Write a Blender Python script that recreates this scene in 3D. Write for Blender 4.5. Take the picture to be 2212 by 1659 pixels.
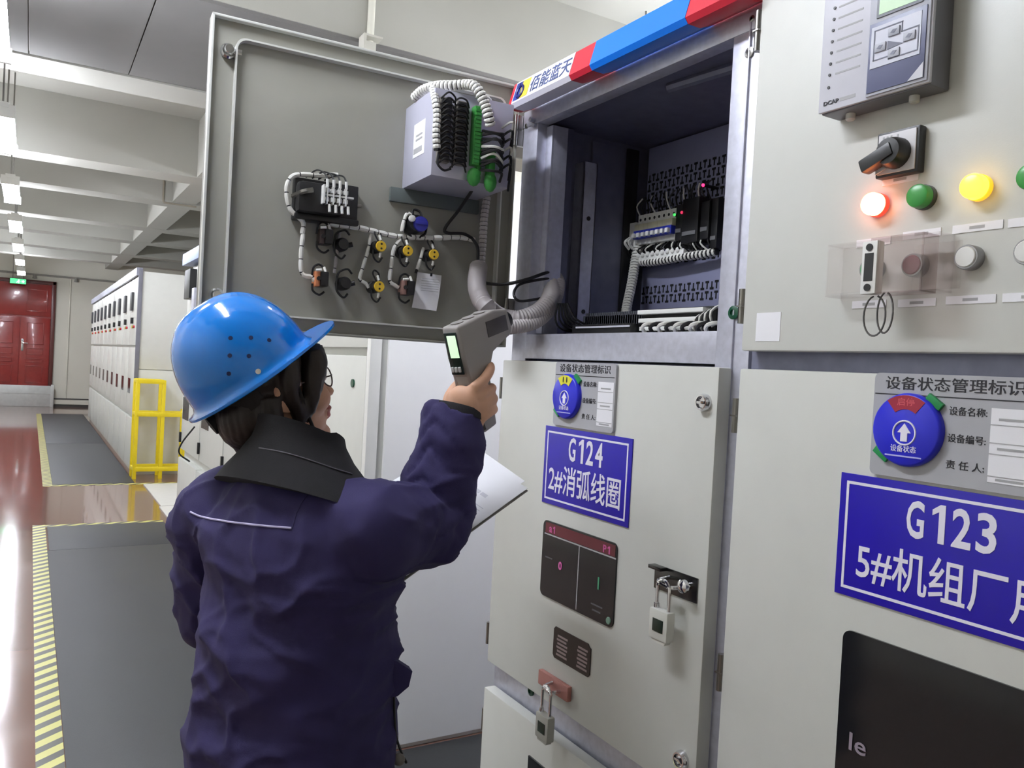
import bpy, bmesh, math, random
import numpy as np
from mathutils import Vector, Matrix, noise

random.seed(5)
SC = bpy.context.scene
COL = SC.collection
for o in list(bpy.data.objects):
    bpy.data.objects.remove(o)

# ------------------------------------------------------------------ camera
CAM_POS = np.array([-1.0568, 0.0, 1.4531])
YAW, PITCH, ROLL, FPX = math.radians(30.744), math.radians(-0.991), math.radians(3.120), 1755.7
PW, PH = 2212, 1659
_f = np.array([math.sin(YAW)*math.cos(PITCH), math.cos(YAW)*math.cos(PITCH), math.sin(PITCH)])
_r = np.array([math.cos(YAW), -math.sin(YAW), 0.0])
_u = np.cross(_r, _f)
CR = math.cos(ROLL)*_r + math.sin(ROLL)*_u
CU = -math.sin(ROLL)*_r + math.cos(ROLL)*_u
CF = _f
cam = bpy.data.cameras.new('camera')
camo = bpy.data.objects.new('camera', cam)
COL.objects.link(camo)
camo.matrix_world = Matrix(((CR[0], CU[0], -CF[0], CAM_POS[0]), (CR[1], CU[1], -CF[1], CAM_POS[1]),
                            (CR[2], CU[2], -CF[2], CAM_POS[2]), (0, 0, 0, 1)))
cam.sensor_width = 36
cam.lens = FPX/PW*36
cam.clip_start = 0.02
SC.camera = camo

# ------------------------------------------------------------------ world, exposure
w = bpy.data.worlds.new('world')
SC.world = w
w.use_nodes = True
w.node_tree.nodes['Background'].inputs[0].default_value = (0.9, 0.95, 1.0, 1)
w.node_tree.nodes['Background'].inputs[1].default_value = 0.15
SC.view_settings.view_transform = 'Standard'
SC.view_settings.look = 'None'
SC.view_settings.gamma = 1
SC.view_settings.use_curve_mapping = False
SC.view_settings.exposure = 0.57
LAMP_STRENGTH = 66.0

# ------------------------------------------------------------------ measuring helpers
def ray(x, y):
    return CF + CR*((x-PW/2)/FPX) + CU*((PH/2-y)/FPX)
def on_axis(x, y, ax, c):
    d = ray(x, y); t = (c-CAM_POS[ax])/d[ax]
    return CAM_POS + t*d
def onX(x, y, X=0.0): return on_axis(x, y, 0, X)
def onY(x, y, Y): return on_axis(x, y, 1, Y)
def onZ(x, y, Z=0.0): return on_axis(x, y, 2, Z)
def dep(x, y, z): return CAM_POS + z*ray(x, y)
def V(a): return np.array(a, float)
def nrm(a):
    a = V(a); return a/np.linalg.norm(a)

# ------------------------------------------------------------------ materials
def lin(c):
    return tuple((x/255/12.92 if x/255 <= .04045 else ((x/255+.055)/1.055)**2.4) for x in c)
MATS = {}
def mat(name, col, rough=.5, metal=0., var=0.06, scale=14, bump=0., bscale=200, emit=None, es=0., coat=0., spec=.5):
    if name in MATS: return MATS[name]
    m = bpy.data.materials.new(name); m.use_nodes = True
    nt = m.node_tree; b = nt.nodes['Principled BSDF']
    c = lin(col)
    tc = nt.nodes.new('ShaderNodeTexCoord')
    nz = nt.nodes.new('ShaderNodeTexNoise'); nz.inputs['Scale'].default_value = scale
    nz.inputs['Detail'].default_value = 4
    nt.links.new(tc.outputs['Object'], nz.inputs['Vector'])
    rp = nt.nodes.new('ShaderNodeValToRGB')
    rp.color_ramp.elements[0].position = .25; rp.color_ramp.elements[1].position = .75
    rp.color_ramp.elements[0].color = tuple(max(0, x*(1-var)) for x in c)+(1,)
    rp.color_ramp.elements[1].color = tuple(min(1, x*(1+var)) for x in c)+(1,)
    nt.links.new(nz.outputs['Fac'], rp.inputs['Fac'])
    nt.links.new(rp.outputs['Color'], b.inputs['Base Color'])
    b.inputs['Roughness'].default_value = rough
    b.inputs['Metallic'].default_value = metal
    b.inputs['Specular IOR Level'].default_value = spec
    b.inputs['Coat Weight'].default_value = coat
    b.inputs['Coat Roughness'].default_value = .05
    if bump:
        n2 = nt.nodes.new('ShaderNodeTexNoise'); n2.inputs['Scale'].default_value = bscale
        nt.links.new(tc.outputs['Object'], n2.inputs['Vector'])
        bp = nt.nodes.new('ShaderNodeBump'); bp.inputs['Strength'].default_value = bump
        bp.inputs['Distance'].default_value = .002
        nt.links.new(n2.outputs['Fac'], bp.inputs['Height'])
        nt.links.new(bp.outputs['Normal'], b.inputs['Normal'])
    if emit:
        b.inputs['Emission Color'].default_value = tuple(emit)+(1,)
        b.inputs['Emission Strength'].default_value = es
    MATS[name] = m
    return m

def hazard_mat():
    m = bpy.data.materials.new('hazard_stripes'); m.use_nodes = True
    nt = m.node_tree; b = nt.nodes['Principled BSDF']
    tc = nt.nodes.new('ShaderNodeTexCoord'); sp = nt.nodes.new('ShaderNodeSeparateXYZ')
    nt.links.new(tc.outputs['Object'], sp.inputs[0])
    a = nt.nodes.new('ShaderNodeMath'); a.operation = 'SUBTRACT'
    sc_ = nt.nodes.new('ShaderNodeMath'); sc_.operation = 'MULTIPLY'; sc_.inputs[1].default_value = .8
    nt.links.new(sp.outputs['X'], sc_.inputs[0])
    nt.links.new(sp.outputs['Y'], a.inputs[0]); nt.links.new(sc_.outputs[0], a.inputs[1])
    mu = nt.nodes.new('ShaderNodeMath'); mu.operation = 'MULTIPLY'; mu.inputs[1].default_value = 1/.104
    nt.links.new(a.outputs[0], mu.inputs[0])
    fr = nt.nodes.new('ShaderNodeMath'); fr.operation = 'FRACT'; nt.links.new(mu.outputs[0], fr.inputs[0])
    gt = nt.nodes.new('ShaderNodeMath'); gt.operation = 'GREATER_THAN'; gt.inputs[1].default_value = .48
    nt.links.new(fr.outputs[0], gt.inputs[0])
    mx = nt.nodes.new('ShaderNodeMixRGB')
    mx.inputs[1].default_value = lin((78, 76, 66))+(1,); mx.inputs[2].default_value = lin((212, 208, 122))+(1,)
    nt.links.new(gt.outputs[0], mx.inputs[0]); nt.links.new(mx.outputs[0], b.inputs['Base Color'])
    b.inputs['Roughness'].default_value = .35
    return m

def clear_mat(name, tint, gloss=.12, rough=.05):
    m = bpy.data.materials.new(name); m.use_nodes = True
    nt = m.node_tree; out = nt.nodes['Material Output']; nt.nodes.remove(nt.nodes['Principled BSDF'])
    t = nt.nodes.new('ShaderNodeBsdfTransparent'); t.inputs[0].default_value = tint+(1,)
    g = nt.nodes.new('ShaderNodeBsdfGlossy'); g.inputs['Roughness'].default_value = rough
    fz = nt.nodes.new('ShaderNodeLayerWeight'); fz.inputs[0].default_value = .25
    ad = nt.nodes.new('ShaderNodeMath'); ad.operation = 'MULTIPLY_ADD'; ad.inputs[1].default_value = .25; ad.inputs[2].default_value = .04
    nt.links.new(fz.outputs['Facing'], ad.inputs[0])
    mx = nt.nodes.new('ShaderNodeMixShader')
    nt.links.new(ad.outputs[0], mx.inputs[0]); nt.links.new(t.outputs[0], mx.inputs[1]); nt.links.new(g.outputs[0], mx.inputs[2])
    nt.links.new(mx.outputs[0], out.inputs[0])
    return m

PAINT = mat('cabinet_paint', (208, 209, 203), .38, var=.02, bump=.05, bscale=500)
PAINT_SHADED = mat('shaded_door_paint', (152, 151, 141), .5, var=.03, bump=.05, bscale=500)  # cabinet paint darkened: shade on the door's inner face is in the colour
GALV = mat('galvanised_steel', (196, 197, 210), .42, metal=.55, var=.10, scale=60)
GALV_SHADED = mat('shaded_galvanised_steel', (128, 130, 150), .5, metal=.5, var=.12, scale=30)  # same steel darkened, the shade of the cabinet interior is in its colour
WHITE = mat('white_plastic', (226, 226, 222), .45, var=.03)
WRAP = mat('white_spiral_wrap', (222, 221, 214), .45, var=.05, scale=40)
WRAPG = mat('grey_spiral_wrap', (172, 166, 166), .5, var=.06, scale=40)
BLACK = mat('black_plastic', (26, 26, 28), .4, var=.1)
RUBBER = mat('black_wire_sheath', (20, 20, 22), .5, var=.1)
CHROME = mat('chrome', (215, 215, 218), .12, metal=1., var=.03)
STEEL = mat('brushed_steel', (140, 138, 134), .28, metal=1., var=.08)
DKSTEEL = mat('dark_steel', (92, 92, 92), .25, metal=1., var=.08)
BLUE = mat('sign_blue', (34, 18, 168), .35, var=.03)
SIGNW = mat('sign_white', (236, 234, 246), .5, var=.01)
PLATE = mat('card_grey', (172, 173, 178), .4, var=.03)
DARKTXT = mat('dark_print', (38, 38, 44), .6, var=.05)
FAINT = mat('faint_grey_print', (168, 168, 170), .6, var=.05)
PAPER = mat('paper', (238, 238, 242), .7, var=.01)
YELLOW = mat('yellow_plastic', (226, 186, 52), .45, var=.04)
ORANGE = mat('orange_plastic', (206, 130, 88), .5, var=.06)
GREENP = mat('green_plastic', (62, 150, 66), .4, var=.08)
GREEND = mat('dark_green_plastic', (10, 74, 50), .3, var=.08)
GLASSBLK = mat('black_window_glass', (26, 27, 30), .12, var=.05)
RED = mat('banner_red', (206, 42, 62), .35, var=.04)
BLUEB = mat('banner_blue', (14, 120, 235), .35, var=.03)
REDD = mat('dark_red_print', (150, 40, 56), .4, var=.05)
PINK = mat('pink_print', (206, 96, 160), .4, var=.03)
GREENDOT = mat('green_print', (70, 150, 110), .4, var=.03)
DOORRED = mat('mahogany_red_steel', (146, 44, 40), .22, var=.08, coat=.3)
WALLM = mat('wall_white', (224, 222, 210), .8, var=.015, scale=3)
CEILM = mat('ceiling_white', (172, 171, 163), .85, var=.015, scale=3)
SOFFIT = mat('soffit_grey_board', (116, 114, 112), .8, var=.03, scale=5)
FLOORM = mat('epoxy_floor', (128, 94, 82), .12, var=.05, scale=2, spec=.7, coat=.5)
MATM = mat('grey_rubber_mat', (50, 51, 53), .55, var=.06, scale=3, bump=.2, bscale=400)
YPAINT = mat('yellow_frame_paint', (236, 212, 30), .4, var=.04)
FILL_TUBE = mat('fill_tube_dim', (250, 250, 250), .5, emit=(.98, 1., 1.06), es=LAMP_STRENGTH*.28)  # weaker tubes of the added fill light over the gap
LAMPE = mat('lamp_diffuser', (250, 250, 250), .5, emit=(.96, 1., 1.11), es=LAMP_STRENGTH)
NAVY = mat('navy_cotton', (40, 33, 80), .85, var=.10, scale=25, bump=.25, bscale=900)
COLLARM = mat('black_collar_knit', (24, 23, 27), .9, var=.12, scale=60, bump=.3, bscale=700)
SKIN = mat('skin', (206, 160, 132), .55, var=.05, scale=30)
LIP = mat('lip_skin', (168, 96, 88), .5, var=.05)
HAIR = mat('dark_hair', (32, 23, 20), .5, var=.3, scale=90)
HATM = mat('helmet_blue', (4, 122, 216), .13, var=.02, coat=.6)
HATU = mat('helmet_hole_dark', (12, 40, 92), .6)
GUNM = mat('thermometer_grey', (146, 142, 139), .45, var=.05)
CLEAR = clear_mat('clear_plastic', (.975, .965, .965))
CLEARP = clear_mat('tinted_clear_plastic', (.93, .89, .89))
HAZ = hazard_mat()

# ------------------------------------------------------------------ mesh builder
def smoothpath(pts, n=6):
    P = [V(p) for p in pts]
    if len(P) < 3: return P
    out = []
    for i in range(len(P)-1):
        p0 = P[i-1] if i > 0 else 2*P[0]-P[1]
        p1, p2 = P[i], P[i+1]
        p3 = P[i+2] if i+2 < len(P) else 2*P[-1]-P[-2]
        for k in range(n):
            t = k/n
            out.append(.5*((2*p1)+(-p0+p2)*t+(2*p0-5*p1+4*p2-p3)*t*t+(-p0+3*p1-3*p2+p3)*t**3))
    out.append(P[-1])
    return out

class MB:
    def __init__(s): s.v = []; s.f = []; s.m = []; s.s = []
    def add(s, vs, fs, m=0, sm=False):
        b = len(s.v); s.v += [tuple(map(float, v)) for v in vs]
        for f in fs: s.f.append([b+i for i in f]); s.m.append(m); s.s.append(sm)
        return s
    def box(s, a, b, m=0, bev=0.):
        a, b = V(a), V(b); lo, hi = np.minimum(a, b), np.maximum(a, b)
        c = (lo+hi)/2; h = (hi-lo)/2
        return s.obox(c, np.eye(3), h, m, bev)
    def obox(s, c, ax, h, m=0, bev=0.):
        c = V(c); ax = [V(x) for x in ax]
        co = [(-1, -1, -1), (1, -1, -1), (1, 1, -1), (-1, 1, -1), (-1, -1, 1), (1, -1, 1), (1, 1, 1), (-1, 1, 1)]
        fs = [(0, 3, 2, 1), (4, 5, 6, 7), (0, 1, 5, 4), (1, 2, 6, 5), (2, 3, 7, 6), (3, 0, 4, 7)]
        bev = min(bev, min(h)*.9)
        loc = [[k[i]*h[i] for i in range(3)] for k in co]
        if bev > 0:
            bm = bmesh.new(); vv = [bm.verts.new(p) for p in loc]
            for f in fs: bm.faces.new([vv[i] for i in f])
            bmesh.ops.bevel(bm, geom=list(bm.edges), offset=bev, segments=2, affect='EDGES', profile=.6)
            bm.verts.index_update()
            loc = [tuple(v.co) for v in bm.verts]; fs = [[v.index for v in f.verts] for f in bm.faces]; bm.free()
        return s.add([c+ax[0]*p[0]+ax[1]*p[1]+ax[2]*p[2] for p in loc], fs, m)
    def tube(s, pts, r, seg=8, m=0, caps=True, closed=False, sm=True):
        P = [V(p) for p in pts]; n = len(P)
        R = r if hasattr(r, '__len__') else [r]*n
        vs = []; up = None
        for i in range(n):
            if closed: t = nrm(P[(i+1) % n]-P[i-1])
            else: t = nrm(P[min(i+1, n-1)]-P[max(i-1, 0)])
            if up is None:
                up = V((0, 0, 1)) if abs(t[2]) < .9 else V((1, 0, 0))
            up = up-t*(up@t); up = up/np.linalg.norm(up); sd = np.cross(t, up)
            for k in range(seg):
                a = 2*math.pi*k/seg
                vs.append(P[i]+R[i]*(math.cos(a)*up+math.sin(a)*sd))
        fs = []
        for i in range(n if closed else n-1):
            j = (i+1) % n
            for k in range(seg):
                fs.append((i*seg+k, i*seg+(k+1) % seg, j*seg+(k+1) % seg, j*seg+k))
        if caps and not closed:
            fs.append(tuple(range(seg))[::-1]); fs.append(tuple((n-1)*seg+k for k in range(seg)))
        return s.add(vs, fs, m, sm)
    def wire(s, pts, r, seg=6, m=0, n=6): return s.tube(smoothpath(pts, n), r, seg, m)
    def cyl(s, p0, p1, r0, r1=None, seg=20, m=0, sm=True):
        return s.tube([p0, p1], [r0, r0 if r1 is None else r1], seg, m, sm=sm)
    def lathe(s, o, axis, prof, seg=24, m=0, sm=True):
        # prof: list of (distance along the axis, radius)
        o = V(o); a = nrm(axis)
        up = V((0, 0, 1)) if abs(a[2]) < .9 else V((1, 0, 0))
        up = nrm(up-a*(up@a)); sd = np.cross(a, up); vs = []
        for z, r in prof:
            for k in range(seg):
                t = 2*math.pi*k/seg
                vs.append(o+a*z+max(r, 1e-4)*(math.cos(t)*up+math.sin(t)*sd))
        fs = []
        for i in range(len(prof)-1):
            for k in range(seg):
                fs.append((i*seg+k, i*seg+(k+1) % seg, (i+1)*seg+(k+1) % seg, (i+1)*seg+k))
        fs.append(tuple(range(seg))[::-1]); fs.append(tuple((len(prof)-1)*seg+k for k in range(seg)))
        return s.add(vs, fs, m, sm)
    def prism(s, poly, o, ux, uy, un, w0, w1, m=0):
        o, ux, uy, un = V(o), V(ux), V(uy), V(un); n = len(poly)
        vs = [o+ux*a+uy*b+un*w0 for a, b in poly]+[o+ux*a+uy*b+un*w1 for a, b in poly]
        fs = [tuple(range(n))[::-1], tuple(range(n, 2*n))]+[(i, (i+1) % n, n+(i+1) % n, n+i) for i in range(n)]
        return s.add(vs, fs, m)
    def ell(s, c, ax, r, seg=20, rings=12, m=0):
        c = V(c); ax = [V(x) for x in ax]; vs = []; fs = []
        for i in range(rings+1):
            th = math.pi*i/rings
            for k in range(seg):
                ph = 2*math.pi*k/seg
                vs.append(c+ax[0]*r[0]*math.sin(th)*math.cos(ph)+ax[1]*r[1]*math.sin(th)*math.sin(ph)+ax[2]*r[2]*math.cos(th))
        for i in range(rings):
            for k in range(seg):
                fs.append((i*seg+k, (i+1)*seg+k, (i+1)*seg+(k+1) % seg, i*seg+(k+1) % seg))
        return s.add(vs, fs, m, True)
    def loft(s, rings, m=0, caps=True, sm=True):
        n = len(rings[0]); vs = [p for r in rings for p in r]; fs = []
        for i in range(len(rings)-1):
            for k in range(n):
                fs.append((i*n+k, i*n+(k+1) % n, (i+1)*n+(k+1) % n, (i+1)*n+k))
        if caps: fs.append(tuple(range(n))[::-1]); fs.append(tuple((len(rings)-1)*n+k for k in range(n)))
        return s.add(vs, fs, m, sm)
    def wrap(s, pts, r, pitch, gap=.3, m=0, mc=1, seg=8):
        # spiral cable wrap: a dark core with short white collars along it
        P = smoothpath(pts, 8); s.tube(P, r*.82, seg, mc)
        d = [0.]
        for i in range(1, len(P)): d.append(d[-1]+np.linalg.norm(P[i]-P[i-1]))
        def at(t):
            t = min(max(t, 0), d[-1])
            for i in range(1, len(P)):
                if d[i] >= t:
                    k = (t-d[i-1])/max(d[i]-d[i-1], 1e-9); return P[i-1]+(P[i]-P[i-1])*k
            return P[-1]
        t = 0.
        while t < d[-1]-pitch*.3:
            e = min(t+pitch*(1-gap), d[-1]); q = [at(t+(e-t)*k/4) for k in range(5)]
            s.tube(q, [r*.86, r, r*1.02, r, r*.86], seg, m); t += pitch
        return s
    def build(s, name, mats, parent=None):
        me = bpy.data.meshes.new(name)
        org = root_loc(parent)
        me.from_pydata([(v[0]-org[0], v[1]-org[1], v[2]-org[2]) for v in s.v], [], s.f)
        mats = mats if isinstance(mats, (list, tuple)) else [mats]
        for mm in mats: me.materials.append(mm)
        me.polygons.foreach_set('material_index', [min(i, len(mats)-1) for i in s.m])
        me.polygons.foreach_set('use_smooth', s.s)
        me.validate(); me.update()
        bm = bmesh.new(); bm.from_mesh(me); bmesh.ops.recalc_face_normals(bm, faces=bm.faces); bm.to_mesh(me); bm.free()
        me.set_sharp_from_angle(angle=math.radians(38))
        o = bpy.data.objects.new(name, me); COL.objects.link(o)
        if parent is not None: o.parent = parent
        return o

def root_loc(p):
    r = np.zeros(3)
    while p is not None:
        r = r+np.array(p.location); p = p.parent
    return r
def empty(name, loc, label=None, cat=None, group=None):
    o = bpy.data.objects.new(name, None); COL.objects.link(o); o.location = tuple(map(float, loc)); o.empty_display_size = .05
    if label: tag(o, label, cat, group)
    return o
def tag(o, label=None, cat=None, group=None, kind=None):
    if label: o['label'] = label
    if cat: o['category'] = cat
    if group: o['group'] = group
    if kind: o['kind'] = kind
    return o
def single(name, mb, mats, label, cat, group=None, loc=None):
    # a thing of one mesh, its origin at its base
    v = V(mb.v); base = V(loc) if loc is not None else V(((v[:, 0].min()+v[:, 0].max())/2, (v[:, 1].min()+v[:, 1].max())/2, v[:, 2].min()))
    mb.v = [tuple(p-base) for p in v]
    o = mb.build(name, mats); o.location = tuple(base)
    return tag(o, label, cat, group)
def struct(name, mb, mats):
    o = mb.build(name, mats); o['kind'] = 'structure'; return o

def text(name, body, c, ux, uy, W, H, material, parent, bold=0., th=.0006):
    # real lettering: a font outline turned into a mesh that fills a W x H box about c
    cu = bpy.data.curves.new(name, 'FONT'); cu.body = body; cu.offset = bold; cu.extrude = .002; cu.resolution_u = 3
    to = bpy.data.objects.new(name, cu); COL.objects.link(to)
    dg = bpy.context.evaluated_depsgraph_get(); me = bpy.data.meshes.new_from_object(to.evaluated_get(dg))
    bpy.data.objects.remove(to); bpy.data.curves.remove(cu)
    n = len(me.vertices); co = np.empty(n*3); me.vertices.foreach_get('co', co); co = co.reshape(-1, 3)
    lo, hi = co.min(0), co.max(0); c = V(c); ux = V(ux); uy = V(uy); un = np.cross(ux, uy)
    x = (co[:, 0]-(lo[0]+hi[0])/2)/(hi[0]-lo[0])*W; y = (co[:, 1]-(lo[1]+hi[1])/2)/(hi[1]-lo[1])*H
    z = (co[:, 2]-lo[2])/(hi[2]-lo[2]+1e-9)*th
    p = c+x[:, None]*ux+y[:, None]*uy+z[:, None]*un-root_loc(parent)
    me.vertices.foreach_set('co', p.reshape(-1)); me.materials.clear(); me.materials.append(material); me.update()
    o = bpy.data.objects.new(name, me); COL.objects.link(o)
    if parent is not None: o.parent = parent
    return o

# directions on a cabinet front (it faces -X; the viewer's right is -Y)
RX, UZ, NX = V((0, -1, 0)), V((0, 0, 1)), V((-1, 0, 0))
def front_box(mb, y0, y1, z0, z1, w0, w1, m=0, bev=0., X0=0.): return mb.box((X0-w0, y0, z0), (X0-w1, y1, z1), m, bev)
def rrect(x0, x1, y0, y1, r, n=5):
    out = []
    for cx, cy, a0 in ((x1-r, y1-r, 0), (x0+r, y1-r, 90), (x0+r, y0+r, 180), (x1-r, y0+r, 270)):
        for k in range(n+1):
            a = math.radians(a0+90*k/n); out.append((cx+r*math.cos(a), cy+r*math.sin(a)))
    return out

# ================================================================== the room
FARY, SLAB, BEAMZ = 22.0, 3.97, 3.35
struct('floor', MB().box((-2.9, -3.6, -.1), (3.6, FARY+.2, 0)), FLOORM)
struct('wall_left', MB().box((-3.0, -3.6, 0), (-2.9, FARY+.2, SLAB)), WALLM)
struct('wall_right', MB().box((3.6, -3.6, 0), (3.7, FARY+.2, SLAB)), WALLM)
struct('wall_back', MB().box((-3.0, -3.7, 0), (3.7, -3.6, SLAB)), WALLM)
struct('wall_far', MB().box((-2.9, FARY, 0), (3.6, FARY+.15, SLAB)), WALLM)
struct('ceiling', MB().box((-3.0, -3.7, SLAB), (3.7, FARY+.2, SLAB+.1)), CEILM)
# cross beams under the slab, and the long beam over the cabinets
for y0, y1, z in ((-2.2, -1.8, BEAMZ), (1.2, 1.6, BEAMZ), (4.70, 6.29, BEAMZ+.02), (6.30, 6.70, BEAMZ-.01), (9.42, 9.84, BEAMZ), (11.2, 11.6, BEAMZ),
                  (13.85, 14.26, BEAMZ), (15.8, 16.2, BEAMZ), (18.2, 18.6, BEAMZ), (20.2, 20.6, BEAMZ)):
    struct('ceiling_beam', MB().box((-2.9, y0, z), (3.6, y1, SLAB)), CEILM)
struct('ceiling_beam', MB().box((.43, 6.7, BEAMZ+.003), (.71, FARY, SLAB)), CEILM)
for x0, x1 in ((-2.9, -1.95), (-1.942, -1.14), (-1.132, -.545), (-.537, .6), (.608, 1.8), (1.808, 3.6)):
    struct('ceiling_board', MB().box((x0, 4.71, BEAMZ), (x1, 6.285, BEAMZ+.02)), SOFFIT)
# skirting and conduits of the far wall
m = MB(); m.box((-.57, FARY-.02, .17), (3.6, FARY, .2), 1); m.box((-.57, FARY-.05, .06), (3.6, FARY, .165), 0); m.box((-.57, FARY-.03, 0), (3.6, FARY, .05), 1)
struct('baseboard_far', m, [WALLM, mat('skirting_line', (70, 68, 66), .6)])
m = MB(); m.tube([(-2.85, FARY-.05, 3.06), (3.5, FARY-.05, 3.06)], .022, 8)
for x in (-1.02, -.17): m.cyl((x, FARY-.05, 3.06), (x, FARY-.05, 2.97), .03, .05, 10)
single('sprinkler_pipe', m, mat('pipe_grey', (150, 148, 142), .5), 'thin grey pipe with two sprinkler heads running along the top of the far wall', 'pipe', loc=(0, FARY-.05, 3.03))
single('wall_conduit', MB().tube([(-.28, FARY-.015, .2), (-.28, FARY-.015, 3.02)], .014, 8), WALLM,
       'thin white conduit running down the far white wall beside the red door', 'conduit')
m = MB(); m.wire([(.32, 11.19, 3.9), (.32, 11.19, BEAMZ+.05), (.33, 11.19, BEAMZ-.012), (.36, 11.19, BEAMZ-.02), (.72, 11.19, BEAMZ-.02)], .012, 8)
single('ceiling_conduit', m, mat('conduit_tan', (150, 142, 128), .5), 'thin bent conduit looping under the long ceiling beam over the aisle', 'conduit')
# conduit and clip on the near beam over the open door
m = MB(); p = onY(800, 50, 4.69); m.cyl((p[0], 4.68, BEAMZ-.05), (p[0], 4.68, SLAB), .022, None, 12)
bx = onY(790, 110, 4.69)[0]
m.box((bx-.045, 4.60, BEAMZ+.01), (bx+.07, 4.69, BEAMZ+.022), 1); m.box((bx-.045, 4.60, BEAMZ-.10), (bx-.03, 4.69, BEAMZ+.01), 1); m.box((bx-.03, 4.6, BEAMZ-.10), (bx+.03, 4.612, BEAMZ-.02), 1)
single('beam_conduit', m, [WALLM, mat('clip_grey', (196, 194, 184), .5)], 'white vertical conduit with a metal clip on the beam above the open door', 'conduit')

# red double door at the far end, its closed leaf and the one beside it
dr = MB(); dr.box((-2.45, FARY-.02, 0), (-.60, FARY-.001, 2.87), 0)
door = struct('door_1', dr, DOORRED)
f = MB(); f.box((-.655, FARY-.07, 0), (-.575, FARY-.0, 2.93), 0, .01); f.box((-2.53, FARY-.07, 2.85), (-.575, FARY, 2.93), 0, .01); f.box((-2.53, FARY-.07, 0), (-2.45, FARY, 2.93), 0, .01)
fo = f.build('door_frame', mat('door_frame_brown', (92, 42, 38), .3), door)
for x0, x1 in ((-1.255, -.665), (-2.44, -1.275)):
    l = MB(); l.box((x0, FARY-.05, .02), (x1, FARY-.02, 2.06), 0, .006)
    for z0, z1 in ((.15, .42), (.55, .95), (1.02, 1.12), (1.2, 1.36), (1.44, 1.95)):
        a, b = x0+.12, x1-.12
        for q in ((a, b, z0, z0+.018), (a, b, z1-.018, z1), (a, a+.018, z0, z1), (b-.018, b, z0, z1)):
            l.box((q[0], FARY-.066, q[2]), (q[1], FARY-.05, q[3]), 0, .006)
    lf = l.build('door_leaf', DOORRED, door)
t = MB(); t.box((-2.44, FARY-.045, 2.10), (-.665, FARY-.02, 2.84), 0, .006)
for x0 in (-2.3, -1.16):
    for q in ((x0, x0+.42, 2.2, 2.22), (x0, x0+.42, 2.7, 2.72), (x0, x0+.02, 2.2, 2.72), (x0+.4, x0+.42, 2.2, 2.72)): t.box((q[0], FARY-.06, q[2]), (q[1], FARY-.045, q[3]), 0, .006)
t.build('transom_panel', DOORRED, door)
h = MB(); h.box((-1.235, FARY-.075, 1.28), (-1.185, FARY-.05, 1.56), 0, .01); h.wire([(-1.21, FARY-.06, 1.46), (-1.21, FARY-.12, 1.46), (-1.10, FARY-.12, 1.46)], .013, 8); h.cyl((-1.21, FARY-.05, 1.52), (-1.21, FARY-.09, 1.52), .03)
h.build('door_handle', CHROME, door)
m = MB(); m.box((-2.45, FARY-.16, 0.0), (-.58, FARY-.12, .49), 0, .01); m.box((-2.45, FARY-.17, .30), (-.58, FARY-.12, .315), 0); m.box((-.60, FARY-.2, 0), (-.53, FARY-.08, .52), 0, .008)
single('guard_board', m, mat('barrier_aluminium', (206, 208, 206), .35, metal=.3), 'knee-high pale metal barrier board set across the foot of the red door', 'barrier')
# green running-man exit sign above the red door
es = empty('exit_sign', (-1.35, FARY-.2, 2.80), 'small glowing green exit sign with white pictogram above the red door', 'sign')
MB().box((-1.51, FARY-.16, 2.80), (-1.18, FARY-.13, 2.93), 0, .004).build('housing', mat('exit_housing', (60, 90, 66), .4), es)
MB().box((-1.50, FARY-.164, 2.81), (-1.19, FARY-.16, 2.92), 0).build('lit_panel', mat('exit_green', (40, 200, 90), .4, emit=(.10, .85, .28), es=1.1), es)
m = MB(); y = FARY-.167
m.ell((-1.33, y, 2.895), np.eye(3), (.014, .002, .014), 10, 6); m.wire([(-1.335, y, 2.88), (-1.345, y, 2.855), (-1.325, y, 2.838), (-1.335, y, 2.82)], .008); m.wire([(-1.345, y, 2.855), (-1.365, y, 2.84), (-1.38, y, 2.84)], .008)
m.wire([(-1.30, y, 2.862), (-1.325, y, 2.872), (-1.345, y, 2.87), (-1.36, y, 2.86)], .006); m.prism([(0, -.02), (.03, -.02), (.03, -.035), (.06, 0), (.03, .035), (.03, .02), (0, .02)], (-1.275, y, 2.865), (1, 0, 0), (0, 0, 1), (0, -1, 0), 0, .002)
m.build('pictogram', mat('exit_white', (240, 250, 240), .5, emit=(.8, 1, .85), es=1.), es)
for x in (-1.45, -1.24): MB().cyl((x, FARY-.145, 2.93), (x, FARY-.145, SLAB), .006).build('hanger', STEEL, es)

# rubber mats and hazard tape along the cabinet fronts
def slab_thing(name, x0, x1, y0, y1, z0, z1, mm, label, cat, group=None):
    return single(name, MB().box((x0, y0, z0), (x1, y1, z1), 0, min(.0015, (z1-z0)*.4)), mm, label, cat, group)
slab_thing('rubber_mat', -.895, -.022, -1.2, 6.53, 0, .006, MATM, 'long dark grey rubber mat on the floor where the person stands', 'mat', 'rubber mats')
slab_thing('rubber_mat', -.885, -.022, 6.54, 7.40, 0, .005, MATM, 'short dark grey rubber mat strip at the far end of the long mat', 'mat', 'rubber mats')
slab_thing('rubber_mat', -.80, -.022, 9.64, 13.7, 0, .005, MATM, 'grey rubber mat before the yellow guard frame at the far cabinet row', 'mat', 'rubber mats')
slab_thing('rubber_mat', -.80, -.022, 13.72, 19.6, 0, .005, MATM, 'farthest grey rubber mat along the far cabinet row towards the red door', 'mat', 'rubber mats')
slab_thing('rubber_mat', .0, 1.5, 1.86, 2.775, 0, .006, MATM, 'grey rubber mat in the gap between the open cabinet and the white side panel', 'mat', 'rubber mats')
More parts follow.
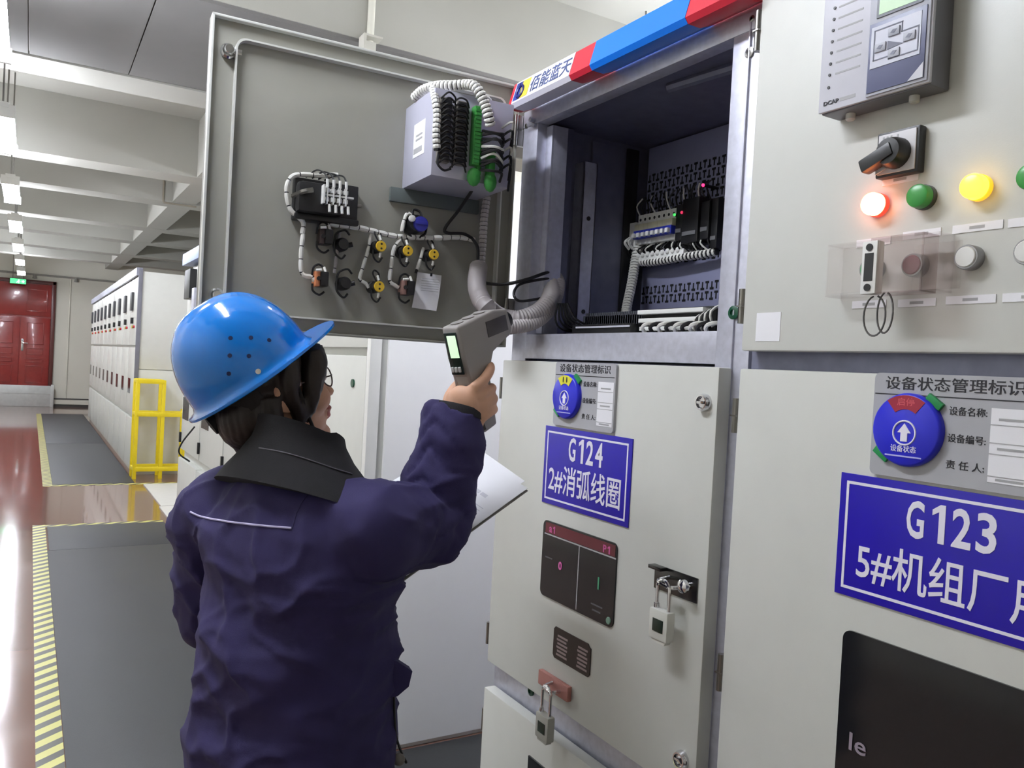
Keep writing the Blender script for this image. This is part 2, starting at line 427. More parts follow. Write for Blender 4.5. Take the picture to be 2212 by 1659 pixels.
def tape(x0, x1, y0, y1, label):
    return single('hazard_tape', MB().box((x0, y0, 0), (x1, y1, .0015)), HAZ, label, 'floor tape', 'hazard tapes', loc=(x0, y0, 0))
tape(-.985, -.897, -1.2, 7.5, 'yellow and black striped floor tape along the left edge of the long mat')
tape(-.897, -.022, 7.402, 7.49, 'striped floor tape crossing the far end of the near mats')
tape(-.80, .55, 9.55, 9.638, 'striped floor tape across the near edge of the far mat, before the yellow frame')
tape(-.89, -.802, 9.55, 19.6, 'striped floor tape running along the left edge of the far mats')
COVER = mat('cover_plate_grey', (206, 204, 198), .5, var=.03)
slab_thing('floor_cover_plate', .05, .75, 8.12, 9.50, 0, .012, COVER, 'larger pale floor cover plate in front of the yellow guard frame', 'floor plate', 'floor cover plates')
slab_thing('floor_cover_plate', .03, .75, 7.55, 8.10, 0, .012, COVER, 'smaller pale floor cover plate beside the end of the near mat', 'floor plate', 'floor cover plates')

# strip lights hung in a row over the aisle
def strip_light(y, label, X=-1.27, group='strip lights in a row over the aisle'):
    r = empty('strip_light', (X, y, 2.9), label, 'ceiling light', group)
    MB().box((X-.04, y-.62, 2.965), (X+.04, y+.62, 3.0), 0, .006).build('housing', WHITE, r)
    for dx in (-.05, .05):
        MB().cyl((X+dx, y-.59, 2.93), (X+dx, y+.59, 2.93), .02, None, 12).build('tube', LAMPE, r)
    for sy in (-.605, .605): MB().box((X-.075, y+sy-.012, 2.905), (X+.075, y+sy+.012, 2.985), 0, .003).build('end_cap', WHITE, r)
    for s_ in (-.45, .45):
        m = MB(); m.cyl((X, y+s_, 2.99), (X, y+s_, SLAB if not any(a-.05 < y+s_ < b+.05 for a, b in BE) else BEAMZ+.02), .006, None, 8)
        m.build('hanger', STEEL, r)
BE = ((-2.2, -1.8), (1.2, 1.6), (4.7, 6.7), (9.42, 9.84), (11.2, 11.6), (13.85, 14.26), (15.8, 16.2), (18.2, 18.6), (20.2, 20.6))
for y in (1.65,):
    strip_light(y, 'long glowing strip light hung over the aisle beside the open cabinet, above the picture')
for y, l in ((4.45, 'nearest glowing strip light at the left edge, high in the picture'), (6.85, 'second strip light of the row over the aisle, counted from the near end'),
             (9.45, 'third strip light of the row over the aisle, counted from the near end'), (12.05, 'strip light over the aisle, fourth from the near end'),
             (14.65, 'strip light over the aisle, third from the far red door'), (17.25, 'strip light over the aisle, second from the far red door'),
             (19.85, 'last strip light over the aisle, closest to the red door')):
    strip_light(y, l)
for y in (-.95, 1.65, 4.0, 8.2):  # unseen rear lamps, added to brighten the beam and slab on that side
    strip_light(y, 'unseen strip light behind the cabinets, added to brighten the ceiling there', 2.5, 'added unseen strip lights behind the cabinets')
g = empty('strip_light', (.80, 2.28, 2.9), 'unseen strip light added across the gap beside the open cabinet to brighten the side panel', 'ceiling light')  # added fill lamp, there only to brighten the white side panel
MB().box((.18, 2.24, 2.965), (1.42, 2.32, 3.0), 0, .006).build('housing', WHITE, g)
for dy in (-.05, .05): MB().cyl((.21, 2.28+dy, 2.93), (1.39, 2.28+dy, 2.93), .02, None, 12).build('tube', FILL_TUBE, g)
for x in (.195, 1.405): MB().box((x-.012, 2.205, 2.905), (x+.012, 2.355, 2.985), 0, .003).build('end_cap', WHITE, g)
for x in (.4, 1.2): MB().cyl((x, 2.28, 2.99), (x, 2.28, SLAB), .006, None, 8).build('hanger', STEEL, g)

# ================================================================== background cabinets
def far_cabinet(i, y0, label):
    y1 = y0+.80
    r = empty('switchgear_cabinet', (0, y0+.4, 0), label, 'cabinet', 'cabinets of the far row')
    m = MB(); m.box((.034, y0, 0), (1.5, y1, 2.36), 0); m.build('body', PAINT, r)
    m = MB(); m.box((-.002, y0+.012, 1.506), (.033, y1-.012, 2.30), 0, .004); m.build('instrument_door', PAINT, r)
    m = MB(); m.box((0, y0+.012, .69), (.033, y1-.012, 1.476), 0, .004); m.build('breaker_door', PAINT, r)
    m = MB(); m.box((0, y0+.012, .06), (.033, y1-.012, .64), 0, .004); m.build('cable_door', PAINT, r)
    front_box(MB(), y0+.0, y1-.0, 2.31, 2.40, -.034, .03, 0).build('top_banner', mat('banner_faded', (150, 152, 166), .4), r)
    front_box(MB(), y0+.45, y0+.62, 1.92, 2.14, .002, .028, 0, .004).build('protection_relay', mat('relay_charcoal', (62, 62, 66), .4), r)
    front_box(MB(), y0+.40, y0+.47, 1.76, 1.83, .002, .03, 0, .003).build('rotary_switch', BLACK, r)
    front_box(MB(), y0+.45, y0+.70, .92, 1.10, 0, .003, 0).build('window', GLASSBLK, r)
    for k, c in enumerate((.25, .33, .41)): MB().cyl((-.002, y0+c, 1.72), (-.02, y0+c, 1.72), .016, None, 10).build('indicator_lamp', (RED, GREENP, YELLOW)[k], r)
    return r
for i in range(10):
    l = ('nearest cabinet of the far row, its white side facing the yellow frame' if i == 0 else
         'farthest cabinet of the far row, next to the end wall' if i == 9 else
         '%s grey switchgear cabinet of the far row, counted from the yellow frame' % ('', 'second', 'third', 'fourth', 'fifth', 'sixth', 'seventh', 'eighth', 'ninth')[i])
    c = far_cabinet(i, 10.32+.81*i, l)
    if i == 0:
        m = MB(); m.box((-.01, 10.29, 0), (.035, 10.325, 2.39), 0, .004); m.build('corner_post', mat('post_dark_grey', (112, 112, 122), .4), c)
        m = MB(); m.box((.036, 10.305, 0), (1.5, 10.319, 1.22), 0, .003); m.build('lower_side_panel', PAINT, c)
        m = MB(); m.box((.036, 10.305, 1.23), (1.5, 10.319, 2.36), 0, .003); m.build('upper_side_panel', PAINT, c)

# yellow guard frame
gf = empty('safety_barrier', (.25, 10.0, 0), 'yellow welded steel safety barrier before the end of the far cabinet row', 'barrier')
def bar(m, a, b, t=.02):
    a, b = V(a), V(b); d = b-a; L = np.linalg.norm(d); d /= L
    u = V((0, 0, 1)) if abs(d[2]) < .9 else V((1, 0, 0)); u = nrm(u-d*(u@d))
    m.obox((a+b)/2, (d, u, np.cross(d, u)), (L/2, t, t), 0, .004)
for y in (9.95, 10.22):
    for x, z in ((0, 1.12), (.27, 1.12), (.52, .78)):
        m = MB(); bar(m, (x, y, 0), (x, y, z)); m.build('upright', YPAINT, gf)
    for z, x1 in ((1.10, .27), (.73, .52), (.11, .52)):
        m = MB(); bar(m, (0, y, z), (x1, y, z), .024); m.build('rail', YPAINT, gf)
for x, z in ((0, 1.10), (.27, 1.10), (0, .73), (.52, .73), (0, .11), (.52, .11)):
    m = MB(); bar(m, (x, 9.95, z), (x, 10.22, z), .018); m.build('cross_tie', YPAINT, gf)

# the middle row: five cabinets whose near side panel faces the camera
def mid_cabinet(i, y0, label):
    y1 = y0+.815
    r = empty('switchgear_cabinet', (0, y0+.4, 0), label, 'cabinet', 'cabinets of the middle row')
    MB().box((.034, y0+.001, 0), (1.55, y1-.001, 2.2), 0).build('body', PAINT, r)
    MB().box((0, y0+.025, 1.506), (.033, y1-.012, 2.10), 0, .005).build('instrument_door', PAINT, r)
    MB().box((0, y0+.025, .69), (.033, y1-.012, 1.476), 0, .005).build('breaker_door', PAINT, r)
    MB().box((-.012, y0+.025, .06), (.033, y1-.012, .623), 0, .005).build('cable_door', PAINT, r)
    front_box(MB(), y0+.01, y1-.01, 2.13, 2.22, -.034, .05, 0, .004).build('top_banner', mat('banner_pale_blue', (150, 165, 205), .4), r)
    for z in (2.045, 1.58, 1.4, .78): front_box(MB(), y1-.03, y1-.004, z-.04, z+.04, -.01, .016, 0, .002).build('hinge', BLACK, r)
    m = MB(); front_box(m, y0+.42, y0+.66, 1.86, 2.08, .0, .05, 0, .004); m.build('protection_relay', [BLACK], r)
    front_box(MB(), y0+.50, y0+.76, .93, 1.10, 0, .003, 0).build('window', GLASSBLK, r)
    front_box(MB(), y0+.46, y0+.78, 1.15, 1.32, 0, .003, 0).build('sign_plate', PAINT if i == 0 else BLUE, r)
    m = MB(); m.prism([(0, 0), (.2, 0), (.2, -.03), (.17, -.03), (.14, -.055), (.1, -.055), (.1, -.09), (0, -.09)], (-.001, y0+.50, 1.44), (0, 1, 0), UZ, NX, 0, .003); m.build('status_card', mat('card_grey_green', (128, 136, 130), .5), r)
    for z in (1.37, 1.075): MB().cyl((-.001, y0+.15, z), (-.006, y0+.15, z), .016, None, 12).build('hole_plug', GREEND, r)
    return r
for i in range(5):
    l = ('near end cabinet of the middle row, its white side panel behind the raised arm' if i == 0 else
         'far end cabinet of the middle row, seen to the left of the open door' if i == 4 else
         'grey cabinet of the middle row hidden behind the head and the open door')
    c = mid_cabinet(i, 2.80+.815*i, l)
    if i == 0:
        m = MB(); m.box((.07, 2.785, .02), (1.53, 2.80, 2.19), 0, .003); m.build('side_panel', mat('side_panel_white', (250, 250, 250), .45, var=.015), c)
        m = MB(); m.box((.0, 2.788, 0), (.045, 2.825, 2.2), 0, .006); m.build('corner_post', WHITE, c)
    if i == 4:
        k = MB(); P = [onX(470, 940, -.03), onX(450, 985, -.05), onX(440, 1003, -.03)]
        k.wire([(-.012, 6.2, .92), (-.09, 6.22, .80), (-.10, 6.25, .72), (-.02, 6.3, .655)], .006); k.build('earth_cable', BLACK, c)
        front_box(MB(), 6.2, 6.30, 1.72, 1.92, .0, .06, 0, .004).build('metal_box', GALV, c)

# ================================================================== the open cabinet (G124)
GY0, GY1 = 1.02, 1.845
A = empty('switchgear_cabinet', (0, 1.43, 0), 'grey cabinet with its upper door swung open beside the person, blue G124 sign on it', 'cabinet', 'front row cabinets')
m = MB()
m.box((.07, GY1-.012, 0), (1.5, GY1, 2.12)); m.box((.07, GY0+.002, 0), (1.5, GY0+.014, 2.12)); m.box((1.488, GY0+.014, 0), (1.5, GY1-.012, 2.12))
m.box((.07, GY0+.014, 2.105), (1.488, GY1-.012, 2.12)); m.box((.07, GY0+.014, 1.47), (1.488, GY1-.012, 1.482)); m.box((.07, GY0+.014, 0), (1.488, GY1-.012, .05))
m.build('housing', GALV_SHADED, A)
m = MB()   # front frame of bent galvanised posts and rails
m.box((.034, GY0+.003, 0), (.068, 1.105, 2.098), 0, .003); m.box((.030, GY0+.04, 0), (.034, GY0+.043, 2.098))
m.box((.034, 1.775, 0), (.068, GY1, 2.098), 0, .003); m.box((.062, 1.748, 1.55), (.068, 1.778, 2.08), 0, .001); m.box((.068, 1.748, 1.55), (.11, 1.752, 2.08), 0, .001)
m.box((.032, GY0+.003, 2.085), (.068, GY1, 2.128), 0, .003); m.box((.034, 1.103, 1.484), (.07, 1.777, 1.546), 0, .003)
m.box((.034, 1.103, .60), (.07, 1.777, .715), 0, .003); m.box((.034, 1.103, 0), (.07, 1.777, .06), 0, .003)
m.build('front_frame', GALV, A)
for y, z, r_ in ((1.062, 1.578, .0125), (1.66, .668, .012)):
    MB().lathe((.034, y, z), NX, [(0, r_), (.004, r_), (.006, r_*.6), (.0061, r_*.45), (.003, r_*.4), (.003, 0)], 18, 0).build('hole_plug', GREEND, A)
for y, z, r_ in ((1.062, 2.045, .010), (1.06, 2.105, .006), (1.83, 2.09, .006)):
    m = MB(); m.lathe((.034, y, z), NX, [(0, r_), (.003, r_), (.004, r_*.5), (.002, r_*.45)], 14, 0); m.build('screw', STEEL, A)
m = MB(); m.obox((.03, 1.80, 2.088), (NX, (0, .9, .43), (0, -.43, .9)), (.004, .022, .004), 0, .001); m.cyl((.034, 1.79, 2.095), (.018, 1.79, 2.095), .006); m.build('stay_bracket', GALV, A)
# interior: side wall details, channel and slotted mounting plate
XB = .43
m = MB(); m.box((.10, 1.80, 1.55), (.165, 1.832, 2.10), 0, .003); m.build('side_post', GALV_SHADED, A)
m = MB(); m.box((.195, 1.79, 1.56), (.24, 1.795, 2.02), 0, .001); m.box((.195, 1.79, 1.56), (.20, 1.832, 2.02), 0, .001); m.box((.236, 1.79, 1.56), (.24, 1.832, 2.02), 0, .001)
m.build('cable_channel', GALV, A)
MB().box((.245, 1.822, 1.56), (.36, 1.83, 2.09), 0, .002).build('side_panel', GALV_SHADED, A)
m = MB(); m.box((.36, 1.815, 1.56), (.40, 1.832, 2.09), 0, .002); m.build('dark_gasket_strip', BLACK, A)
m = MB(); m.wire([(.115, 1.79, 1.90), (.112, 1.775, 1.90), (.112, 1.775, 1.80), (.115, 1.79, 1.80)], .007, 8); m.box((.104, 1.785, 1.79), (.126, 1.80, 1.92), 0, .004); m.build('door_stay_bracket', GALV_SHADED, A)
for z in (1.62, 1.87): MB().lathe((.218, 1.79, z), (0, -1, 0), [(0, .006), (.002, .006), (.002, 0)], 10).build('screw', BLACK, A)
MB().box((XB, 1.034, 1.50), (XB+.006, 1.81, 2.10)).build('mounting_plate', mat('mounting_plate_lilac', (150, 152, 182), .45, metal=.35, var=.05), A)  # plate colour darkened too, to carry the interior shade
MB().wire([(.14, 1.40, 2.098), (.18, 1.05, 2.095)], .012, 8).build('cross_rail', GALV_SHADED, A)
# T shaped slots punched through the plate: one part, its slots are its pattern
m = MB(); S = .0168
rowz = [1.697-.0265*k for k in range(2)]+[1.775+.0265*k for k in range(10)]
for rz in rowz:
    for k in range(23):
        y = 1.80-k*S; up = k % 2
        m.box((XB-.0006, y-.0022, rz-.0095), (XB-.0001, y+.0022, rz+.0095))
        zc = rz+(-.0085 if up == 0 else .0085); m.box((XB-.0007, y-.0065, zc-.003), (XB-.0001, y+.0065, zc+.003))
m.build('slot_pattern', mat('slot_black', (10, 10, 14), .9), A)['kind'] = 'stuff'
# row of miniature circuit breakers
pL, pR = onX(1370, 475, XB-.06), onX(1452, 455, XB-.06)
n = 8; yA, yB = pL[1], pR[1]; zt = (pL[2]+pR[2])/2+.012; bw = (yA-yB)/n
BEIGE = mat('breaker_label_beige', (206, 202, 176), .5, var=.04); BLUT = mat('breaker_blue', (38, 52, 168), .4)
brk = None
for k in range(n):
    y1 = yA-k*bw
    m = MB(); F = lambda z0, z1, w0, w1, mi: front_box(m, y1-bw*.97, y1, z0, z1, w0, w1, mi, .0008, XB)
    F(zt-.030, zt, 0, .045, 0); F(zt-.048, zt-.028, 0, .058, 2); F(zt-.068, zt-.046, 0, .060, 1); F(zt-.082, zt-.066, 0, .045, 0)
    m.cyl((XB-.0455, y1-bw/2, zt-.014), (XB-.0435, y1-bw/2, zt-.014), .0042, None, 10, 3)
    b = m.build('circuit_breaker', [WHITE, BLUT, BEIGE, BLACK], A)
    m = MB(); m.obox((XB-.064, y1-bw/2, zt-.060), np.eye(3), (.006, bw*.3, .006), 0, .002); m.build('breaker_toggle', WHITE, b)
m = MB(); front_box(m, yA+.004, yA+.038, zt-.088, zt-.018, 0, .05, 0, .002, XB)
for q in (.012, .028): m.wire([(XB-.05, yA+q, zt-.06), (XB-.066, yA+q, zt-.075), (XB-.05, yA+q, zt-.092)], .004)
m.build('double_breaker', WHITE, A)
m = MB(); front_box(m, yB-.045, yA, zt-.108, zt-.082, 0, .02, 1, 0, XB); front_box(m, yB-.035, yA+.002, zt-.128, zt-.110, 0, .045, 0, .001, XB)
for k in range(n+1): m.ell((XB-.045, yA-.008-k*bw*1.04, zt-.112), np.eye(3), (.006, .0075, .008), 8, 6, 0)
m.build('wiring_comb', [WHITE, BLACK], A)
# black relays beside the breakers
y = yB-.004
for wd, z0, z1, d in ((.026, -.088, .005, .05), (.060, -.10, .015, .055), (.03, -.095, .0, .05), (.022, -.12, .005, .045)):
    m = MB(); front_box(m, y-wd, y, zt+z0, zt+z1, 0, d, 0, .003, XB); front_box(m, y-wd*.9, y-wd*.1, zt+z0+.02, zt+z0+.03, d, d+.002, 1, 0, XB)
    m.build('auxiliary_relay', [BLACK, mat('relay_grey_band', (96, 96, 98), .5)], A); y -= wd+.003
for (px, py), c in (((1457, 464), (.1, 1., .2)), ((1473, 459), (1., .05, .15)), ((1519, 400), (1., .02, .10))):
    p = onX(px, py, XB-.055); nm = 'g' if c[1] > .5 else 'r'+str(px)
    m = MB(); m.ell(p, np.eye(3), (.004, .0042, .0042), 10, 8); m.cyl(p, p+V((.05, 0, 0)), .004, None, 8, 1)
    m.build('status_light', [mat('led_'+nm, (60, 20, 20), .3, emit=c, es=3 if py < 420 else .6), BLACK], A)
# lower wiring loom across the plate, the wrapped riser on the left and the drop on the right
m = MB(); m.wrap([onX(1365, 560, XB-.03), onX(1385, 566, XB-.035), onX(1420, 565, XB-.04), onX(1470, 556, XB-.04), onX(1520, 549, XB-.035), onX(1549, 543, XB-.03)], .0115, .013, .45)
m.build('wiring_loom', [WRAP, RUBBER], A)
m = MB(); m.wrap([onX(1382, 520, XB-.03), onX(1373, 560, XB-.045), onX(1365, 610, XB-.07), onX(1354, 663, XB-.10), onX(1352, 690, XB-.12)], .0140, .009, .16); m.build('wrapped_riser', [WRAP, RUBBER], A)
m = MB(); m.wrap([onX(1549, 442, XB-.03), onX(1548, 490, XB-.03), onX(1546, 530, XB-.03)], .008, .04, .05); m.build('wrapped_drop', [WRAP, RUBBER], A)
m = MB()
for k in range(22):   # short wires from comb to loom, and above the breakers
    a = onX(1372+k*7.6, 533-k*1.2, XB-.03); b = onX(1370+k*8.2, 560-k*.8, XB-.03)
    m.wire([a, (a+b)/2+V((-.02, random.uniform(-.012, .012), 0)), b], .0022, 5, k % 3 > 1, 3)
for k in range(20):
    a = onX(1385+k*8, 462-k*2, XB-.02); m.wire([a+V((0, 0, -.01)), a+V((-.012, random.uniform(-.01, .01), .018)), a+V((-.006, random.uniform(-.015, .015), .04))], .0022, 5, k % 4 == 0, 3)
m.build('wire_tails', [RUBBER, WRAP], A)['kind'] = 'stuff'
# terminal strips standing on the compartment floor
def onP(px, py, X): return onX(px, py, X)
XT = .11
a, b = onX(1250, 705, XT), onX(1378, 690, XT)
m = MB(); z0 = 1.483
yA2, yB2 = a[1], b[1]
front_box(m, yB2, yA2, z0, 1.572, 0, .05, 1, .002, XT+.03); front_box(m, yB2, yA2+.04, z0, 1.60, 0, .05, 0, .002, XT+.09)
for k in range(30): front_box(m, yA2+.03-(k+1)*.0085+.001, yA2+.03-k*.0085-.001, 1.57, 1.606, 0, .045, 0, 0, XT+.085)
front_box(m, yB2, yA2-.02, 1.563, 1.567, 0, .002, 2, 0, XT-.021)
m.build('terminal_strip', [mat('terminal_dark_grey', (74, 76, 84), .45), BLACK, mat('rail_light', (190, 190, 200), .4)], A)
c, d = onX(1380, 680, XT), onX(1540, 672, XT)
m = MB(); front_box(m, d[1], c[1], z0, 1.604, 0, .05, 1, .002, XT+.06)
for q, z in enumerate((1.560, 1.578, 1.596)): front_box(m, d[1]+.02, c[1]-.004, z-.0045, z+.0045, .05, .06+.004*q, 0, .001, XT+.06)
m.build('terminal_strip', [WHITE, BLACK], A)
m = MB()
for k in range(9):
    p = onX(1385+k*17, 710, XT-.05); m.wire([p+V((.03, 0, -.02)), p+V((0, -.004, .0)), p+V((.0, -.022, .010)), p+V((.04, -.03, .012))], .0042, 6, k % 2, 4)
for k in range(7):
    p = onX(1500+k*6, 690-k*3, XT-.02); m.wire([p+V((.04, 0, .02)), p, p+V((.01, .004, -.03))], .003, 6, k % 2, 3)
m.build('terminal_wires', [WRAP, RUBBER], A)
m = MB()
for k in range(6):
    a = dep(1205+k*4, 655, 2.0); m.wire([a, dep(1200+k*9, 690, 2.0), dep(1215+k*16, 712, 2.02), dep(1260+k*12, 716, 2.06)], .0028, 5, 0, 4)
m.build('loose_wires', RUBBER, A)

# banner strip on top: coloured box section
B0, B1, T0, T1 = V((-.03, 0, 2.118)), V((-.03, 0, 2.176)), None, None
def banner(y0, y1, mm, name, parent, w=0.):
    m = MB(); m.prism([(-.03-w, 2.112), (-.038-w, 2.122), (-.022-w, 2.178), (.03, 2.182), (.03, 2.125), (.0, 2.112)], (0, y0, 0), (1, 0, 0), UZ, (0, 1, 0), 0, y1-y0); return m.build(name, mm, parent)
YB = [onX(x, y, -.03)[1] for x, y in ((1105, 205), (1236, 150), (1280, 140), (1487, 38))]
b1 = banner(YB[0]-.0145, YB[0], RED, 'top_banner', A)
banner(YB[2]+.0003, YB[1]-.0003, RED, 'red_band', b1); banner(GY0+.002, YB[3]-.0003, RED, 'red_band', b1)
banner(YB[3], YB[2], BLUEB, 'blue_band', b1, .0008)
banner(YB[1], YB[0]-.015, SIGNW, 'white_band', b1, .0008)
un = nrm((-.056, 0, .016)); uy = nrm((.016, 0, .056)); cz = lambda y, f=.5: V((-.0388, y, 2.122))+V((.016, 0, .056))*f+un*.0006
w_ = YB[0]-YB[1]-.015
def band_patch(u0, u1, f0, f1, mm, name):
    y1 = YB[0]-.015-u0*w_; y0 = YB[0]-.015-u1*w_; m = MB(); c = cz((y0+y1)/2, (f0+f1)/2)
    m.obox(c, (RX, uy, un), ((y1-y0)/2, (f1-f0)*.029, .0004)); return m.build(name, mm, b1)
band_patch(.02, .14, .08, .92, mat('logo_blue', (36, 60, 150), .4), 'logo_mark')
band_patch(.12, .28, .08, .92, mat('logo_yellow', (236, 205, 70), .4), 'logo_mark')
m = MB(); c = cz(YB[0]-.015-.13*w_, .42); m.tube([c+un*.001+RX*.014*math.cos(a)+uy*.016*math.sin(a) for a in np.linspace(0, 6.28, 20)[:-1]], .0035, 6, 0, closed=True); m.obox(c+RX*(-.013)+uy*.014+un*.001, (RX, uy, un), (.0035, .013, .001))
m.build('logo_ring', mat('logo_navy', (30, 34, 110), .4), b1)
text('lettering', '佰能蓝天', cz(YB[0]-.015-.65*w_), RX, uy, .68*w_, .042, mat('banner_letter', (70, 84, 130), .5), b1, .003)

# ---------------- the open instrument door, swung out towards the aisle
DH, DE = V((-.014, 1.875)), V((-.741, 1.910))
dd = (DE-DH)/np.linalg.norm(DE-DH); DN = V((dd[1], -dd[0], 0)); DN = DN if DN[1] < 0 else -DN
DU = V((dd[0], dd[1], 0)); DR = -DU
DW, DZ0, DZ1 = .728, 1.512, 2.20
def D(u, z, off=0.): return V((DH[0], DH[1], z))+DU*u+DN*off
def onD(x, y, off=0.):
    p0 = V((DH[0], DH[1], 0))+DN*off; r = ray(x, y); t = DN@(p0-CAM_POS)/(DN@r); return CAM_POS+t*r
def dbox(mb, u0, u1, z0, z1, w0, w1, m=0, bev=0.):
    return mb.obox(D((u0+u1)/2, (z0+z1)/2, (w0+w1)/2), (DR, UZ, DN), ((u1-u0)/2, (z1-z0)/2, (w1-w0)/2), m, bev)
U0 = -.038
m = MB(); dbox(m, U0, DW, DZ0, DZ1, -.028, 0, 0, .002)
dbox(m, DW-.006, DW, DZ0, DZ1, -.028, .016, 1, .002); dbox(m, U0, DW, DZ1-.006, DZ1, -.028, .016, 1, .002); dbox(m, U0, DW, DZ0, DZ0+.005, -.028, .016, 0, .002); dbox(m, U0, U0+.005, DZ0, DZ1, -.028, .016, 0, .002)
od = m.build('instrument_door', [PAINT_SHADED, PAINT], A)
m = MB(); rr = rrect(.0, .676, 1.546, 2.157, .022, 6)
def dring(m, outer, inset, w0, w1, mi=0):
    xs = [p[0] for p in outer]; zs = [p[1] for p in outer]; cx, cz_ = (min(xs)+max(xs))/2, (min(zs)+max(zs))/2
    sx, sz = 1-inset*2/(max(xs)-min(xs)), 1-inset*2/(max(zs)-min(zs)); n = len(outer)
    inn = [(cx+(a-cx)*sx, cz_+(b-cz_)*sz) for a, b in outer]
    vs = [D(a, b, w0) for a, b in outer]+[D(a, b, w1) for a, b in outer]+[D(a, b, w1) for a, b in inn]+[D(a, b, w0) for a, b in inn]
    fs = []
    for i in range(n):
        j = (i+1) % n
        for q in range(3): fs.append((q*n+i, q*n+j, (q+1)*n+j, (q+1)*n+i))
    m.add(vs, fs, mi)
dring(m, rr, .004, -.001, .020); m.build('stiffener_lip', PAINT, od)
for z in (2.125, 1.583):
    p = D(.690, z, 0); m = MB(); m.lathe(p, DN, [(0, .017), (.008, .017), (.012, .013), (.022, .012), (.026, .009), (.026, 0)], 20); m.obox(p+DN*.012-DU*.014, (DU, UZ, DN), (.014, .006, .003), 0, .001); m.build('lock', CHROME, od)

# relay housing on the back of the door
m = MB(); dbox(m, .065, .268, 1.885, 2.083, 0, .19, 0, .003); dbox(m, .06, .30, 1.85, 1.885, 0, .012, 1, .002)
RELB = mat('relay_case_lilac', (196, 196, 212), .4, metal=.3, var=.03)
rh = m.build('relay_housing', [RELB, mat('relay_flange_dark', (92, 100, 98), .5)], A)
m = MB(); m.obox(D(.2682, 1.985, .105), (DN, UZ, DU), (.036, .040, .0006)); m.build('maker_label', PAPER, rh)
m = MB(); m.obox(D(.2690, 1.960, .10), (DN, UZ, DU), (.026, .006, .0004)); m.obox(D(.2690, 1.985, .105), (DN, UZ, DU), (.02, .002, .0004)); m.obox(D(.2690, 1.995, .105), (DN, UZ, DU), (.02, .002, .0004)); m.build('maker_label_print', FAINT, rh)
for u in (.245, .205):
    m = MB(); dbox(m, u-.014, u+.014, 1.915, 2.06, .19, .205, 0, .001)
    for k in range(11): dbox(m, u-.012, u+.012, 1.920+k*.0127, 1.929+k*.0127, .205, .211, 1, .001)
    m.build('terminal_strip', [mat('terminal_khaki', (122, 118, 112), .5), BLACK], rh)
m = MB(); dbox(m, .158, .176, 1.92, 2.055, .19, .212, 0, .002); dbox(m, .150, .160, 1.90, 2.0, .19, .206, 0, .002)
for k in range(14): dbox(m, .160, .174, 1.925+k*.009, 1.931+k*.009, .212, .214, 0)
m.build('green_connector', GREENP, rh)
m = MB(); dbox(m, .118, .134, 1.88, 1.96, .19, .214, 0, .003); m.ell(D(.125, 1.888, .205), (DR, UZ, DN), (.016, .024, .012), 12, 8); m.ell(D(.168, 1.893, .205), (DR, UZ, DN), (.017, .022, .012), 12, 8); m.build('green_connector', GREENP, rh)
m = MB(); pts = [onD(895, 212, .06), onD(915, 195, .10), onD(945, 186, .15), onD(975, 185, .18), onD(1005, 183, .20), onD(1022, 185, .22), onD(1036, 200, .235), onD(1046, 222, .24), onD(1055, 250, .245), onD(1060, 272, .24)]
m.wrap(pts, .0125, .0098, .20); m.build('wrapped_cable', [WRAP, RUBBER], rh)
m = MB(); m.wrap([onD(935, 190, .16), onD(941, 220, .2), onD(944, 250, .21), onD(942, 290, .215), onD(944, 325, .215)], .0095, .0115, .22); m.build('wrapped_cable', [WRAP, RUBBER], rh)
m = MB()
for k in range(13):
    z = 2.053-k*.0122; u0 = .262; m.wire([D(u0, z, .212), D(u0-.012, z+.012, .228), D(u0-.03, z+.006, .222), D(u0-.036, z-.002, .212)], .0022, 5, 0, 4)
    m.wire([D(.232, z-.004, .212), D(.222, z+.005, .226), D(.205, z+.003, .226), D(.192, z-.008, .212)], .0022, 5, 0, 4)
m.wire([D(.262, 1.93, .215), D(.266, 1.905, .222), D(.25, 1.892, .222), D(.23, 1.90, .213)], .0028, 5, 0, 5)
for k in range(11):
    z = 2.0-k*.009; m.wire([D(.155, z, .212), D(.135, z+random.uniform(-.01, .01), .235+random.uniform(0, .012)), D(.112, z-.005, .235), D(.098, z+random.uniform(-.02, .03), .2)], .0034, 5, k == 4 or k == 7, 4)
for k in range(6): m.wire([D(.10, 2.02-k*.02, .2), D(.085, 2.03-k*.02, .225), D(.075, 2.0-k*.025, .2)], .003, 5, k % 3 == 0, 4)
m.build('wires', [RUBBER, WRAP], rh)['kind'] = 'stuff'
m = MB(); m.wrap([D(.17, 2.085, .20), D(.12, 2.09, .16), D(.08, 2.075, .1), D(.05, 2.055, .08), D(.03, 2.05, .05)], .009, .02, .1)
for k in range(5): m.wire([D(.05, 2.06, .08), D(.04+.004*k, 2.03-.012*k, .09), D(.02, 2.04-.01*k, .06), D(.01, 2.01-.02*k, .05)], .004, 6, k % 2, 4)
for k in range(3): m.wire([D(.048-.008*k, 2.03, .06), D(.045-.008*k, 1.97, .055), D(.05-.008*k, 1.90+.02*k, .05)], .0028, 6, k == 1, 4)
m.build('hinge_side_wiring', [WRAP, RUBBER], A)
m = MB(); m.wire([onD(1028, 385, .15), onD(1020, 410, .10), onD(990, 455, .05), onD(963, 490, .03), onD(965, 503, .03), onD(1000, 505, .03), onD(1020, 515, .03)], .0042, 8, 0, 6); m.build('black_cable', RUBBER, A)

